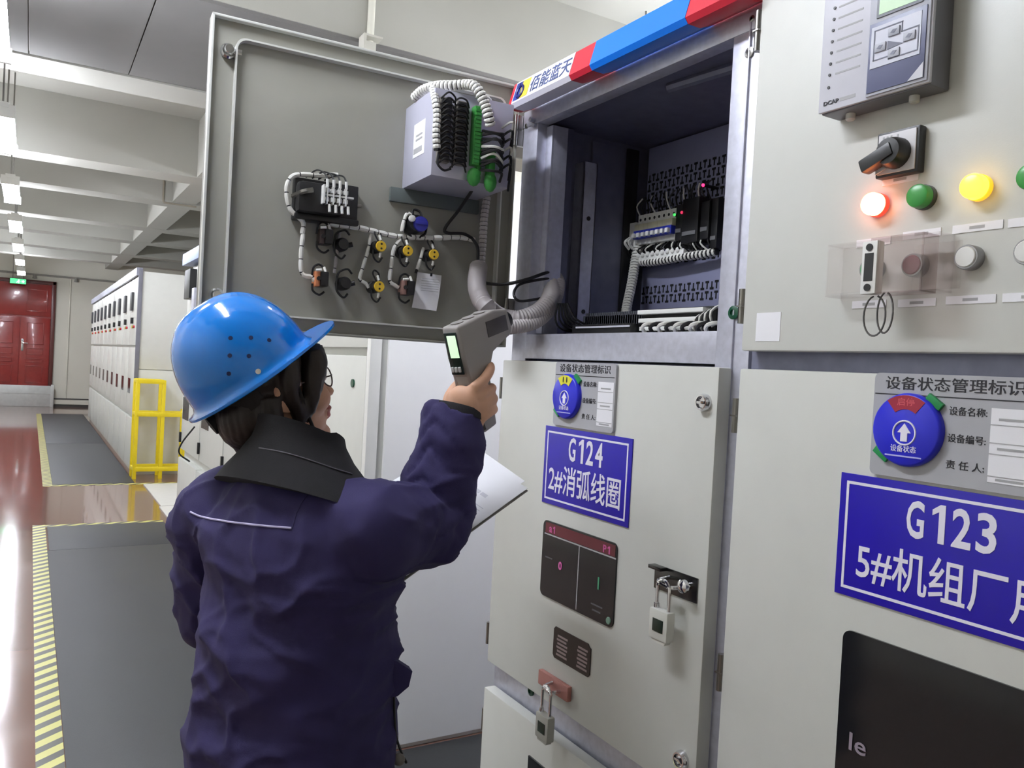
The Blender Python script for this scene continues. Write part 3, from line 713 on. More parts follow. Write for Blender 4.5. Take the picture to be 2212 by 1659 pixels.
# ammeter back and its terminals
m = MB(); dbox(m, .385, .535, 1.782, 1.868, 0, .03, 0, .004); dbox(m, .43, .535, 1.785, 1.855, .03, .07, 0, .012); dbox(m, .385, .535, 1.772, 1.786, 0, .045, 0, .004)
mb_ = m.build('meter_case', BLACK, A)
m = MB()
for k in range(4):
    u = .474-k*.0145; dbox(m, u-.0055, u+.0055, 1.832, 1.842, .07, .084, 0, .001); dbox(m, u-.0055, u+.0055, 1.812, 1.822, .07, .084, 0, .001); dbox(m, u-.0012, u+.0012, 1.806, 1.848, .07, .088, 0)
    m.cyl(D(u-.006, 1.806, .084), D(u-.007, 1.788, .086), .0036, None, 8); m.cyl(D(u, 1.845, .084), D(u+.001, 1.862, .085), .0036, None, 8)
dbox(m, .412, .484, 1.825, 1.829, .07, .084); dbox(m, .480, .484, 1.806, 1.848, .07, .09, 0)
m.build('meter_terminals', WHITE, mb_)
m = MB()
for k in range(4):
    u = .474-k*.0145; m.wire([D(u, 1.858, .084), D(u+.004, 1.876, .07), D(u+.016, 1.888-.002*k, .04), D(u+.035, 1.872, .02)], .002, 6, 0, 5)
m.build('meter_wires', RUBBER, mb_)
m = MB(); m.wire([D(.54, 1.822, .035), D(.525, 1.828, .075), D(.505, 1.834, .078)], .006, 6); m.cyl(D(.383, 1.826, .012), D(.372, 1.826, .012), .004, None, 8); m.build('fixing_screw', STEEL, mb_)

# white wrapped looms on the door
def loom(pts, r, off, pitch=.03, gap=.08, mm=WRAP):
    m = MB(); m.wrap([onD(x, y, off) for x, y in pts], r, pitch, gap); return m.build('wiring_loom', [mm, RUBBER], A)
loom([(730, 378), (690, 379), (645, 377), (625, 388), (619, 415), (626, 450), (640, 466), (655, 480), (653, 505)], .0058, .03)
loom([(655, 505), (651, 540), (650, 580), (656, 595), (674, 598), (680, 608)], .0055, .03)
loom([(690, 478), (730, 486), (765, 490), (800, 498), (840, 508), (870, 512), (905, 513), (950, 514), (990, 512), (1025, 518)], .0070, .025, .024)
loom([(868, 500), (872, 480), (880, 462), (890, 466)], .0052, .035)
loom([(802, 505), (795, 540), (783, 580), (777, 603), (790, 612), (796, 622)], .0045, .02)
loom([(872, 512), (852, 535), (845, 575), (842, 607), (852, 616), (862, 622)], .0052, .025)
loom([(915, 535), (908, 560), (898, 590)], .0045, .02)
loom([(735, 500), (728, 545), (722, 590)], .004, .015, mm=WRAPG)
loom([(1052, 425), (1046, 470), (1043, 520), (1040, 560), (1040, 590)], .0105, .03, .011, .12, WRAPG)
m = MB(); m.wire([onD(1020, 515, .03), onD(1032, 535, .05), onD(1033, 570, .05), onD(1040, 600, .05), onD(1050, 612, .05)], .004, 8, 0, 5); m.build('black_cable', RUBBER, A)

# backs of the lamps and push buttons
def contact(px, py, capm, cable=True):
    p = onD(px, py, .045); u = (p[:2]-DH)@dd; z = p[2]
    m = MB(); m.lathe(D(u+.004, z, 0), DN, [(0, .015), (.02, .015), (.022, .013), (.044, .013)], 16, 1)
    m.lathe(D(u, z, .042), DN, [(0, .0128), (.004, .0132), (.007, .0118), (.007, 0)], 18, 0)
    for s in (-1, 1): m.cyl(D(u, z+s*.0055, .0485), D(u, z+s*.0055, .0495), .0026, None, 10, 1)
    b = m.build('lamp_back', [capm, BLACK], A)
    m = MB(); m.wire([D(u+.006, z+.012, .04), D(u+.014, z+.03, .035), D(u+.006, z+.04, .022), D(u-.002, z+.032, .03), D(u, z+.014, .045)], .0022, 5, 0, 5)
    m.wire([D(u+.014, z-.008, .03), D(u+.012, z-.026, .03), D(u-.002, z-.036, .025), D(u-.01, z-.024, .03)], .0024, 5, 0, 5)
    m.cyl(D(u, z-.016, .044), D(u, z-.026, .04), .003, None, 8, 1); m.cyl(D(u+.001, z+.014, .045), D(u+.003, z+.026, .038), .003, None, 8, 1)
    m.build('lamp_wires', [RUBBER, WRAP], b)
for px, py in ((823, 532), (881, 542), (937, 550), (819, 619)): contact(px, py, YELLOW)
def button_back(px, py, side, grip=True):
    p = onD(px, py, .03); u = (p[:2]-DH)@dd; z = p[2]; m = MB()
    dbox(m, u-.017, u+.002, z-.017, z+.017, 0, .05, 1, .003); dbox(m, u+.002, u+.013, z-.018, z+.018, .008, .046, 0, .003)
    m.cyl(D(u+.006, z, .046), D(u+.006, z, .05), .005, None, 10, 1)
    b = m.build('push_button_back', [side, BLACK], A)
    m = MB(); m.wire([D(u+.018, z+.005, .03), D(u+.016, z+.026, .035), D(u+.002, z+.034, .03), D(u-.010, z+.024, .035), D(u-.012, z+.016, .04)], .0026, 5, 0, 5)
    m.wire([D(u+.016, z-.012, .03), D(u+.014, z-.028, .03), D(u-.002, z-.036, .025), D(u-.014, z-.028, .025)], .0026, 5, 0, 5)
    m.cyl(D(u+.014, z+.018, .05), D(u+.001, z+.02, .05), .003, None, 8, 1); m.cyl(D(u-.008, z+.028, .036), D(u-.011, z+.016, .042), .0032, None, 8, 1)
    m.build('button_wires', [RUBBER, WRAP], b)
button_back(690, 603, ORANGE); button_back(876, 622, mat('faded_orange_plastic', (150, 116, 108), .5)); button_back(700, 512, mat('dark_brown_plastic', (62, 48, 48), .5))
def dark_back(px, py):
    p = onD(px, py, .03); u = (p[:2]-DH)@dd; z = p[2]; m = MB(); m.lathe(D(u, z, 0), DN, [(0, .016), (.03, .016), (.04, .012), (.04, 0)], 16); m.cyl(D(u-.014, z, .02), D(u-.026, z+.004, .024), .006, None, 10)
    b = m.build('key_switch_back', BLACK, A); m = MB()
    m.wire([D(u+.02, z, .03), D(u+.016, z+.024, .03), D(u-.004, z+.034, .03), D(u-.016, z+.024, .03)], .0026, 5, 0, 5); m.wire([D(u+.02, z, .03), D(u+.018, z-.02, .03), D(u+.002, z-.034, .03), D(u-.008, z-.024, .03)], .0026, 5, 0, 5); m.build('switch_wires', RUBBER, b)
dark_back(745, 612); dark_back(740, 528)
# round blue selector switch back
p = onD(905, 482, .05); u = (p[:2]-DH)@dd; z = p[2]; m = MB(); m.lathe(D(u+.005, z, 0), DN, [(0, .024), (.028, .024), (.036, .021), (.05, .02)], 20, 1); m.lathe(D(u-.004, z-.002, .048), DN, [(0, .019), (.008, .018), (.01, .008), (.008, 0)], 18, 0); m.obox(D(u-.004, z, .058), (DR, UZ, DN), (.016, .004, .003), 0, .001)
b = m.build('selector_switch_back', [mat('switch_blue', (52, 54, 160), .4), BLACK], A)
m = MB(); m.lathe(D(u+.020, z+.008, .05), DN, [(0, .008), (.008, .008), (.01, .004)], 12); m.build('switch_terminal', WHITE, b)
m = MB()
for s, rr_ in ((1, .028), (-1, .026)):
    m.wire([D(u+s*.012, z+.012, .045), D(u+s*rr_, z+.012, .03), D(u+s*rr_, z-.018, .03), D(u+s*.01, z-.032, .03)], .003, 5, 0, 5)
m.wire([D(u+.014, z+.016, .04), D(u+.008, z+.034, .03), D(u-.008, z+.032, .03), D(u-.014, z+.014, .04)], .003, 5, 0, 5); m.build('switch_wires', RUBBER, b)

# flexible conduit from the door into the cabinet
def corrugated(m, pts, r, pitch=.0075):
    P = smoothpath(pts, 10); q = [P[0]]; acc = 0
    L = [0.]
    for i in range(1, len(P)): L.append(L[-1]+np.linalg.norm(P[i]-P[i-1]))
    n = int(L[-1]/(pitch/2)); out = []; R = []
    for k in range(n):
        t = L[-1]*k/(n-1); i = max(1, int(np.searchsorted(L, t))); f_ = (t-L[i-1])/max(L[i]-L[i-1], 1e-9); out.append(P[i-1]+(P[i]-P[i-1])*f_); R.append(r*(1 if k % 2 else .88))
    m.tube(out, R, 16, 0)
HOSE = mat('conduit_grey', (158, 152, 152), .45, var=.05)
m = MB(); corrugated(m, [onD(1034, 575, .05), onD(1030, 612, .09), onD(1036, 640, .14), onD(1052, 664, .18), dep(1080, 684, 2.0), dep(1120, 690, 1.99), dep(1160, 676, 2.01), dep(1186, 650, 2.04), dep(1193, 622, 2.09), dep(1190, 600, 2.13)], .0235)
m.build('flexible_conduit', HOSE, A)
m = MB(); corrugated(m, [onD(1034, 600, .06), onD(1030, 632, .12), dep(1046, 668, 1.96), dep(1076, 700, 1.95), dep(1120, 705, 1.97), dep(1165, 690, 2.01), dep(1196, 655, 2.06), dep(1206, 615, 2.10), dep(1200, 598, 2.13)], .018)
m.build('flexible_conduit', WRAPG, A)
m = MB(); m.wire([onD(1045, 612, .05), dep(1090, 614, 2.02), dep(1140, 603, 2.03), dep(1185, 588, 2.08), dep(1205, 593, 2.12)], .0042, 8, 0, 6); m.wire([dep(1200, 600, 2.1), dep(1160, 605, 2.05), dep(1122, 615, 2.02), dep(1110, 635, 2.0), dep(1122, 650, 2.0), dep(1160, 646, 2.03), dep(1185, 640, 2.06)], .0035, 8, 0, 6)
m.build('black_cable', RUBBER, A)
m = MB(); m.wire([dep(1085, 720, 1.98), dep(1110, 718, 1.97), dep(1130, 708, 2.0), dep(1160, 700, 2.04)], .004, 8, 0, 5); m.build('black_cable', RUBBER, A)

# breaker door and cable door
def cab_door(root, name, y0, y1, z0, z1, X0=0., mm=PAINT):
    m = MB(); m.box((X0, y0, z0), (X0+.032, y1, z1), 0, .004); return m.build(name, mm, root)
YL, YR = 1.828, 1.058
d1 = cab_door(A, 'breaker_door', YR, YL, .692, 1.478)
d2 = cab_door(A, 'cable_door', YR, YL, .05, .623, -.004)
def hinge(root, y, z, h, X0=.02):
    m = MB(); m.box((X0-.012, y, z-h), (X0+.012, y+.012, z+h), 0, .002); m.cyl((X0-.016, y+.006, z-h), (X0-.016, y+.006, z+h), .006, None, 10); m.box((X0-.0165, y-.001, z-.001), (X0-.005, y+.013, z+.001)); return m.build('hinge', STEEL, root)
for z in (1.405, .762): hinge(A, YL+.001, z, .028)
hinge(A, YL+.001, .535, .028)
for z in (2.08, 1.6): hinge(A, GY1+.001, z, .04, .03)
def quarter_lock(root, y, z, r=.016, X0=0.):
    m = MB(); m.lathe((X0, y, z), NX, [(0, r), (.005, r), (.008, r*.92), (.012, r*.85), (.0121, r*.7), (.007, r*.62), (.007, 0)], 22); m.obox((X0-.009, y, z), (RX, UZ, NX), (r*.55, r*.16, .004), 0, .0005); return m.build('quarter_turn_lock', CHROME, root)
quarter_lock(A, 1.088, 1.413, .0165); quarter_lock(A, 1.092, .757, .017)
# mimic window
def window(root, y0, y1, z0, z1, r=.014):
    m = MB(); m.prism(rrect(y0, y1, z0, z1, r), (0, 0, 0), (0, 1, 0), UZ, NX, 0, .0035); return m.build('inspection_window', GLASSBLK, root)
wn = window(A, 1.313, 1.591, .931, 1.107)
def wbar(y0, y1, z0, z1, mm, name, par, w=.0036, t=.0006):
    return front_box(MB(), y0, y1, z0, z1, w, w+t).build(name, mm, par)
wbar(1.317, 1.58, 1.079, 1.103, mat('window_red_band', (96, 28, 40), .3), 'red_band', wn)
wbar(1.314, 1.583, 1.0745, 1.0775, mat('line_grey', (168, 164, 166), .5), 'dividing_line', wn); wbar(1.4415, 1.4445, .935, 1.0745, MATS['line_grey'], 'dividing_line', wn)
for ch, yc, zc in (('a', 1.558, 1.0885), ('1', 1.544, 1.090), ('P', 1.352, 1.089), ('1', 1.338, 1.089)):
    if ch == '1': MB().prism([(.0, -.008), (.004, -.008), (.004, .008), (.0, .008), (-.004, .005), (-.004, .002), (.0, .004)], (-.0043, yc, zc), RX, UZ, NX, 0, .0006).build('lettering', PINK, wn)
    else: text('lettering', ch, (-.0043, yc, zc), RX, UZ, .011, .013 if ch == 'a' else .016, PINK, wn, .02)
text('lettering', '0', (-.0043, 1.512, 1.015), RX, UZ, .014, .019, PINK, wn, .03); text('lettering', 'I', (-.0043, 1.367, 1.012), RX, UZ, .005, .026, GREENDOT, wn, .02)
wbar(1.545, 1.575, 1.021, 1.024, mat('window_dim_print', (86, 84, 88), .5), 'dim_print', wn); wbar(1.35, 1.39, .962, .965, MATS['window_dim_print'], 'dim_print', wn); wbar(1.355, 1.385, .950, .953, MATS['window_dim_print'], 'dim_print', wn)
MB().lathe((-.0035, 1.327, .944), NX, [(0, .008), (.002, .007), (.002, 0)], 14).build('window_screw', mat('screw_green_grey', (110, 140, 122), .4), wn)
# maker's data plate with columns of small print
m = MB(); m.prism([(1.395, .874), (1.39, .868), (1.384, .866), (1.384, .810), (1.39, .803), (1.52, .803), (1.526, .810), (1.526, .868), (1.52, .874)], (0, 0, 0), (0, 1, 0), UZ, NX, 0, .002)
dp_ = m.build('data_plate', mat('data_plate_dark', (58, 50, 48), .35, metal=.5), A)
m = MB(); PR = mat('data_plate_print', (156, 140, 140), .5)
for c_, (ya, yb) in enumerate(((1.512, 1.47), (1.432, 1.394))):
    for k in range(6): front_box(m, yb+.004*(k % 3 == 1), ya-.003*(k % 2), .812+k*.0085-.0 , .8165+k*.0085, .002, .0024)
m.build('data_plate_print', PR, dp_)
# hasp
m = MB(); front_box(m, 1.078, 1.195, 1.048, 1.094, .0, .003, 0, .001); front_box(m, 1.16, 1.195, 1.088, 1.095, .003, .02, 0, .001)
hs = m.build('hasp', DKSTEEL, A)
m = MB(); m.wire([(-.002, 1.153, 1.078), (-.03, 1.151, 1.075), (-.034, 1.133, 1.072), (-.03, 1.116, 1.07), (-.002, 1.114, 1.07)], .004, 8); m.build('staple', CHROME, hs)
m = MB(); m.lathe((-.003, 1.093, 1.078), NX, [(0, .006), (.014, .006), (.016, .012), (.024, .012), (.028, .006), (.028, 0)], 18); m.build('turn_knob', CHROME, hs)
m = MB(); front_box(m, 1.446, 1.566, .728, .762, 0, .012, 0, .003); rp = m.build('interlock_plate', mat('plate_salmon', (176, 120, 112), .45), A)
m = MB(); m.wire([(-.012, 1.505, .752), (-.035, 1.503, .748), (-.037, 1.49, .745), (-.035, 1.477, .743), (-.012, 1.475, .742)], .004, 8); m.build('staple', CHROME, rp)
front_box(MB(), 1.43, 1.595, .30, .545, .004, .008, 0).build('lower_window', GLASSBLK, A)

# ================================================================== the cabinet at the right (G123)
B = empty('switchgear_cabinet', (0, .61, 0), 'grey cabinet at the right edge with lit lamps and large blue G123 sign', 'cabinet', 'front row cabinets')
m = MB(); m.box((.07, .205, 0), (1.5, GY0-.003, 2.2)); m.build('housing', PAINT, B)
m = MB(); m.box((.034, .205, 0), (.07, GY0-.004, 2.2), 0, .002); m.build('front_frame', GALV_SHADED, B)
cab_door(B, 'instrument_door', .225, 1.009, 1.508, 2.20); cab_door(B, 'breaker_door', .225, 1.009, .692, 1.477); cab_door(B, 'cable_door', .225, 1.009, .05, .623, -.004)
for z, h_ in ((2.06, .035), (1.585, .03), (1.395, .03), (.945, .032), (.735, .03)):
    m = MB(); m.box((.006, 1.0095, z-h_), (.030, 1.019, z+h_), 0, .002); m.cyl((.002, 1.015, z-h_), (.002, 1.015, z+h_), .006, None, 10); m.box((-.005, 1.009, z-.0012), (.0, 1.0215, z+.0012)); m.build('hinge', STEEL, B)
wn = window(B, .34, .771, .70, 1.097)
m = MB(); text('lettering', 'Ie', (-.0043, .735, .938), RX, UZ, .028, .026, mat('window_print_pale', (150, 138, 150), .5), wn, .01)
# protection relay
W = .048
m = MB(); front_box(m, .661, .836, 1.862, 2.25, 0, W-.006, 0, .004)
pr = m.build('protection_relay', mat('relay_side_grey', (112, 112, 118), .4, metal=.3), B)
RY = lambda u: .872-u
def rp_box(u0, u1, z0, z1, w0, w1, mm, name, bev=0.): return front_box(MB(), RY(u1), RY(u0), z0, z1, w0, w1, 0, bev).build(name, mm, pr)
rp_box(.035, .212, 1.864, 2.245, W-.006, W, mat('relay_face', (198, 198, 206), .35), 'face_plate', .002)
rp_box(.1175, .2095, 1.867, 2.24, W, W+.0025, mat('relay_silver', (176, 178, 188), .35), 'key_panel', .001)
rp_box(.1195, .2055, 1.871, 1.968, W+.0025, W+.004, mat('relay_navy', (88, 92, 124), .35), 'navy_field', .0008)
rp_box(.129, .198, 1.974, 2.05, W+.0025, W+.004, mat('screen_bezel', (70, 74, 84), .3), 'screen_bezel')
rp_box(.133, .194, 1.978, 2.045, W+.004, W+.0045, mat('screen_green', (150, 178, 142), .3, emit=(.34, .46, .29), es=.35), 'screen')
rp_box(.1235, .1985, 1.904, 1.962, W+.004, W+.0048, mat('keypad_pale', (196, 198, 210), .4), 'keypad')
LN = mat('key_line', (104, 106, 122), .5)
def ln(u0, u1, z0, z1): rp_box(u0, u1, z0, z1, W+.0048, W+.0054, LN, 'keypad_line')
ln(.128, .172, 1.9555, 1.957); ln(.128, .1295, 1.914, 1.957); ln(.128, .154, 1.914, 1.9155); ln(.1945, .196, 1.911, 1.942); ln(.152, .196, 1.9095, 1.911); ln(.170, .196, 1.942, 1.9435); ln(.170, .1715, 1.942, 1.957); ln(.152, .1535, 1.9095, 1.9155)
for ku, kz in ((.1593, 1.9465), (.1828, 1.9325), (.1391, 1.9305), (.1607, 1.9165)):
    k_ = rp_box(ku-.0085, ku+.0085, kz-.0058, kz+.0058, W+.0048, W+.0068, mat('key_grey', (162, 164, 174), .4), 'key', .0006)
    MB().prism([(-.005, -.001), (-.001, .003), (.005, .002), (.001, -.003)], (-(W+.0068), RY(ku), kz), RX, UZ, NX, 0, .0003).build('key_mark', LN, k_)
m = MB(); m.prism([(.150, 1.936), (.174, 1.926), (.150, 1.924)], (-(W+.0048), .872, 0), RX, UZ, NX, 0, .0006); m.build('keypad_mark', LN, pr)
for k in range(11):
    MB().lathe((-W, RY(.052+.0004*k), 1.899+.0186*min(k, 1)+.0164*max(0, k-1)), NX, [(0, .0024), (.0012, .0022), (.0012, 0)], 10).build('status_led', BLACK, pr)
    if k: rp_box(.062, .104, 1.9155+.0164*(k-1), 1.918+.0164*(k-1), W, W+.0003, FAINT, 'led_caption')
text('lettering', 'DCAP', (-(W+.0004), RY(.058), 1.876), RX, UZ, .026, .0062, DARKTXT, pr, .02); rp_box(.073, .099, 1.8735, 1.8785, W, W+.0004, FAINT, 'small_print')
m = MB(); m.prism([(.183, 1.8715), (.205, 1.8715), (.205, 1.892)], (-(W+.004), .872, 0), RX, UZ, NX, 0, .0008); m.build('corner_flash', mat('relay_face', (0, 0, 0)), pr)
for y_ in (.802, .70):
    m = MB(); m.lathe((-.018, y_, 1.862), (0, 0, -1), [(0, .007), (.008, .007), (.010, .005), (.010, 0)], 12); m.build('fixing_stud', PAINT, pr)
# rotary switch
m = MB(); front_box(m, .690, .756, 1.757, 1.822, 0, .016, 0, .003); rs = m.build('rotary_switch', BLACK, B)
front_box(MB(), .694, .752, 1.761, 1.818, .016, .018, 0, .001).build('switch_face', mat('switch_face_pale', (206, 204, 206), .4), rs)
for q in (.744, .738, .732, .722): front_box(MB(), q-.0012, q+.0012, 1.8095, 1.8145, .018, .0184).build('switch_mark', FAINT, rs)
m = MB(); c_ = V((-.018, .722, 1.787)); m.lathe(c_, NX, [(0, .022), (.012, .021), (.022, .018), (.024, 0)], 22)
g_ = nrm(RX*-.9+UZ*-.36); gp = np.cross(NX, g_); m.obox(c_+g_*.018+NX*.016, (g_, gp, NX), (.026, .010, .010), 0, .004); m.build('switch_knob', BLACK, rs)
m = MB(); m.prism([(0, 0), (.016, .006), (.02, .022), (.008, .024), (0, .018)], (-.019, .753, 1.762), RX, UZ, NX, 0, .001); m.build('white_tag', PAPER, rs)
# lamps, push buttons and caption strips
def lamp(y, z, mm, lab, ring=CHROME, r=.0165):
    m = MB(); m.lathe((0, y, z), NX, [(0, r*1.05), (.008, r*1.05), (.0085, r*.98), (.018, r*.96)], 24, 1); m.lathe((-.008, y, z), NX, [(0, r*1.0), (.010, r*.99), (.013, r*.93), (.0145, r*.75), (.015, 0)], 24, 0)
    o = m.build('indicator_lamp', [mm, ring], B); o['label'] = lab; return o
lamp(.758, 1.722, mat('lamp_red_lit', (250, 120, 90), .3, emit=(1., .30, .10), es=7.), 'glowing red round indicator lamp', mat('lamp_red_ring', (200, 30, 30), .3, emit=(1., .06, .03), es=.9))
lamp(.686, 1.722, mat('lamp_green', (58, 150, 66), .3), 'unlit green round indicator lamp', mat('lamp_dark_ring', (60, 66, 62), .4))
lamp(.611, 1.723, mat('lamp_yellow_lit', (250, 200, 40), .3, emit=(1., .62, .03), es=3.2), 'glowing yellow round indicator lamp', mat('lamp_yellow_ring', (230, 160, 20), .3, emit=(1., .5, .02), es=.8))
lamp(.540, 1.723, mat('lamp_green', (0, 0, 0)), 'green round indicator lamp', MATS['lamp_dark_ring'])
def button(y, z, mm, ring, lab):
    m = MB(); m.lathe((0, y, z), NX, [(0, .0165), (.014, .0165), (.016, .0155), (.016, .0135)], 26, 1); m.lathe((-.010, y, z), NX, [(0, .0134), (.007, .0134), (.008, .0125), (.008, 0)], 24, 0); o = m.build('push_button', [mm, ring], B); o['label'] = lab
BSIL = mat('button_bezel_silver', (150, 150, 152), .3, metal=.7)
button(.615, 1.632, WHITE, BSIL, 'white push button'); button(.540, 1.632, WHITE, BSIL, 'white push button'); button(.690, 1.628, mat('button_maroon', (120, 58, 72), .4), BSIL, 'maroon push button under the clear cover'); button(.757, 1.628, mat('button_green', (40, 160, 90), .4), BSIL, 'green push button behind the white tag')
for y, z in ((.726, 1.7545), (.763, 1.669), (.688, 1.6725), (.611, 1.6725), (.539, 1.672), (.764, 1.578), (.689, 1.577), (.614, 1.578), (.540, 1.578)):
    f_ = .028 if y > .62 else .033
    o = front_box(MB(), y-f_, y+f_, z-.0055, z+.0055, 0, .0012).build('caption_strip', PAPER, B)
    front_box(MB(), y-.010, y+.010, z-.002, z+.002, .0012, .0015).build('caption_print', FAINT, o)
# clear hinged cover over the buttons, with its tag and seal loops
cv = empty('clear_cover', (-.002, .735, 1.578), 'transparent plastic cover over the push buttons on the right cabinet', 'cover')
m = MB(); front_box(m, .640, .815, 1.664, 1.666, .0, .034, 0, .0); front_box(m, .640, .815, 1.588, 1.590, 0, .034, 0, 0); front_box(m, .640, .642, 1.588, 1.666, 0, .034); front_box(m, .813, .815, 1.588, 1.666, 0, .034)
m.build('back_tray', CLEAR, cv)
m = MB(); front_box(m, .650, .728, 1.586, 1.664, .052, .054, 0, 0); front_box(m, .650, .728, 1.662, 1.664, .02, .054); front_box(m, .650, .728, 1.586, 1.588, .02, .054); front_box(m, .650, .652, 1.586, 1.664, .02, .054); m.build('hood', CLEARP, cv)
m = MB(); front_box(m, .732, .812, 1.592, 1.658, .034, .0355, 0, 0); m.build('side_flap', CLEAR, cv)
m = MB(); front_box(m, .622, .690, 1.592, 1.655, .012, .0135, 0, 0); m.build('side_flap', CLEAR, cv)
m = MB(); front_box(m, .716, .740, 1.586, 1.660, .040, .056, 0, .002); tg = m.build('hasp_block', WHITE, cv)
front_box(MB(), .721, .735, 1.604, 1.643, .056, .0565).build('block_window', BLACK, cv)
for z in (1.595, 1.651): MB().cyl((-.0562, .728, z), (-.0575, .728, z), .0052, None, 14).build('block_screw', BLACK, cv)
m = MB()
for (y, r_, dz_) in ((.722, .017, -.006), (.706, .012, -.002)):
    m.tube([(-.045, y+r_*math.sin(a)*1., 1.590-.028+dz_-.028*math.cos(a)*-1.0) for a in np.linspace(0.2, 6.08, 26)], .0014, 6)
m.build('seal_wire', mat('seal_wire_grey', (86, 84, 82), .5), cv)
single('blank_sticker', front_box(MB(), .926, .9775, 1.524, 1.572, 0, .0008), PAPER, 'small blank white sticker at a lower corner of the right cabinet upper door', 'sticker', loc=(-.0004, .952, 1.524))

# ================================================================== things on the cabinet fronts
def sign(y1, l1, l2, t1, t2, label):
    # blue plaque .322 wide, .18 high, with white rule and lettering
    z0, z1 = 1.146, 1.327; yw = .322; r = empty('sign_plate', (-.0015, y1-yw/2, z0), label, 'sign', 'blue cabinet signs')
    front_box(MB(), y1-yw, y1, z0, z1, 0, .003, 0, .0008).build('plate', BLUE, r)
    m = MB(); e = .011; t = .0042
    for a in ((y1-yw+e, y1-e, z1-e-t, z1-e), (y1-yw+e, y1-e, z0+e, z0+e+t), (y1-yw+e, y1-yw+e+t, z0+e+t, z1-e-t), (y1-e-t, y1-e, z0+e+t, z1-e-t)): front_box(m, *a, .003, .0035)
    m.build('white_rule', SIGNW, r)
    u0, u1, v0, v1 = t1; cw = (u1-u0)/4
    for k, ch in enumerate(l1):
        cx = u0+cw*(k+.5); c = V((-.0031, y1-cx, z0+(v0+v1)/2))
        if ch == '1':      # a stem with a slanted flag
            h = v1-v0; m = MB(); m.prism([(.02*h, -.5*h), (.19*h, -.5*h), (.19*h, .5*h), (.05*h, .5*h), (-.16*h, .35*h), (-.16*h, .20*h), (.02*h, .31*h)], c, RX, UZ, NX, 0, .0006); m.build('lettering', SIGNW, r)
        else: text('lettering', ch, c, RX, UZ, cw*.80, v1-v0, SIGNW, r, .020)
    u0, u1, v0, v1 = t2; text('lettering', l2, (-.0031, y1-(u0+u1)/2, z0+(v0+v1)/2), RX, UZ, u1-u0, v1-v0, SIGNW, r, .009)
    return r
def uz(x, y, y1): q = onX(x, y); return y1-q[1], q[2]-1.146
a0, a1 = uz(1228, 1000, 1.605)[0], uz(1306, 1000, 1.605)[0]
sign(1.605, 'G124', '2#消弧线圈', (a0, a1, .109, .162), (uz(1187, 1050, 1.605)[0], uz(1342, 1080, 1.605)[0], .030, .096), 'blue plaque lettered G124 on the door of the open cabinet')
a0, a1 = uz(1955, 1150, .791)[0], uz(2163, 1150, .791)[0]
b0 = uz(1853, 1220, .791)[0]
sign(.791, 'G123', '5#机组厂用', (a0, a1, .106, .158), (b0, .300, .028, .088), 'blue plaque lettered G123 on the right cabinet, cut off by the picture edge')

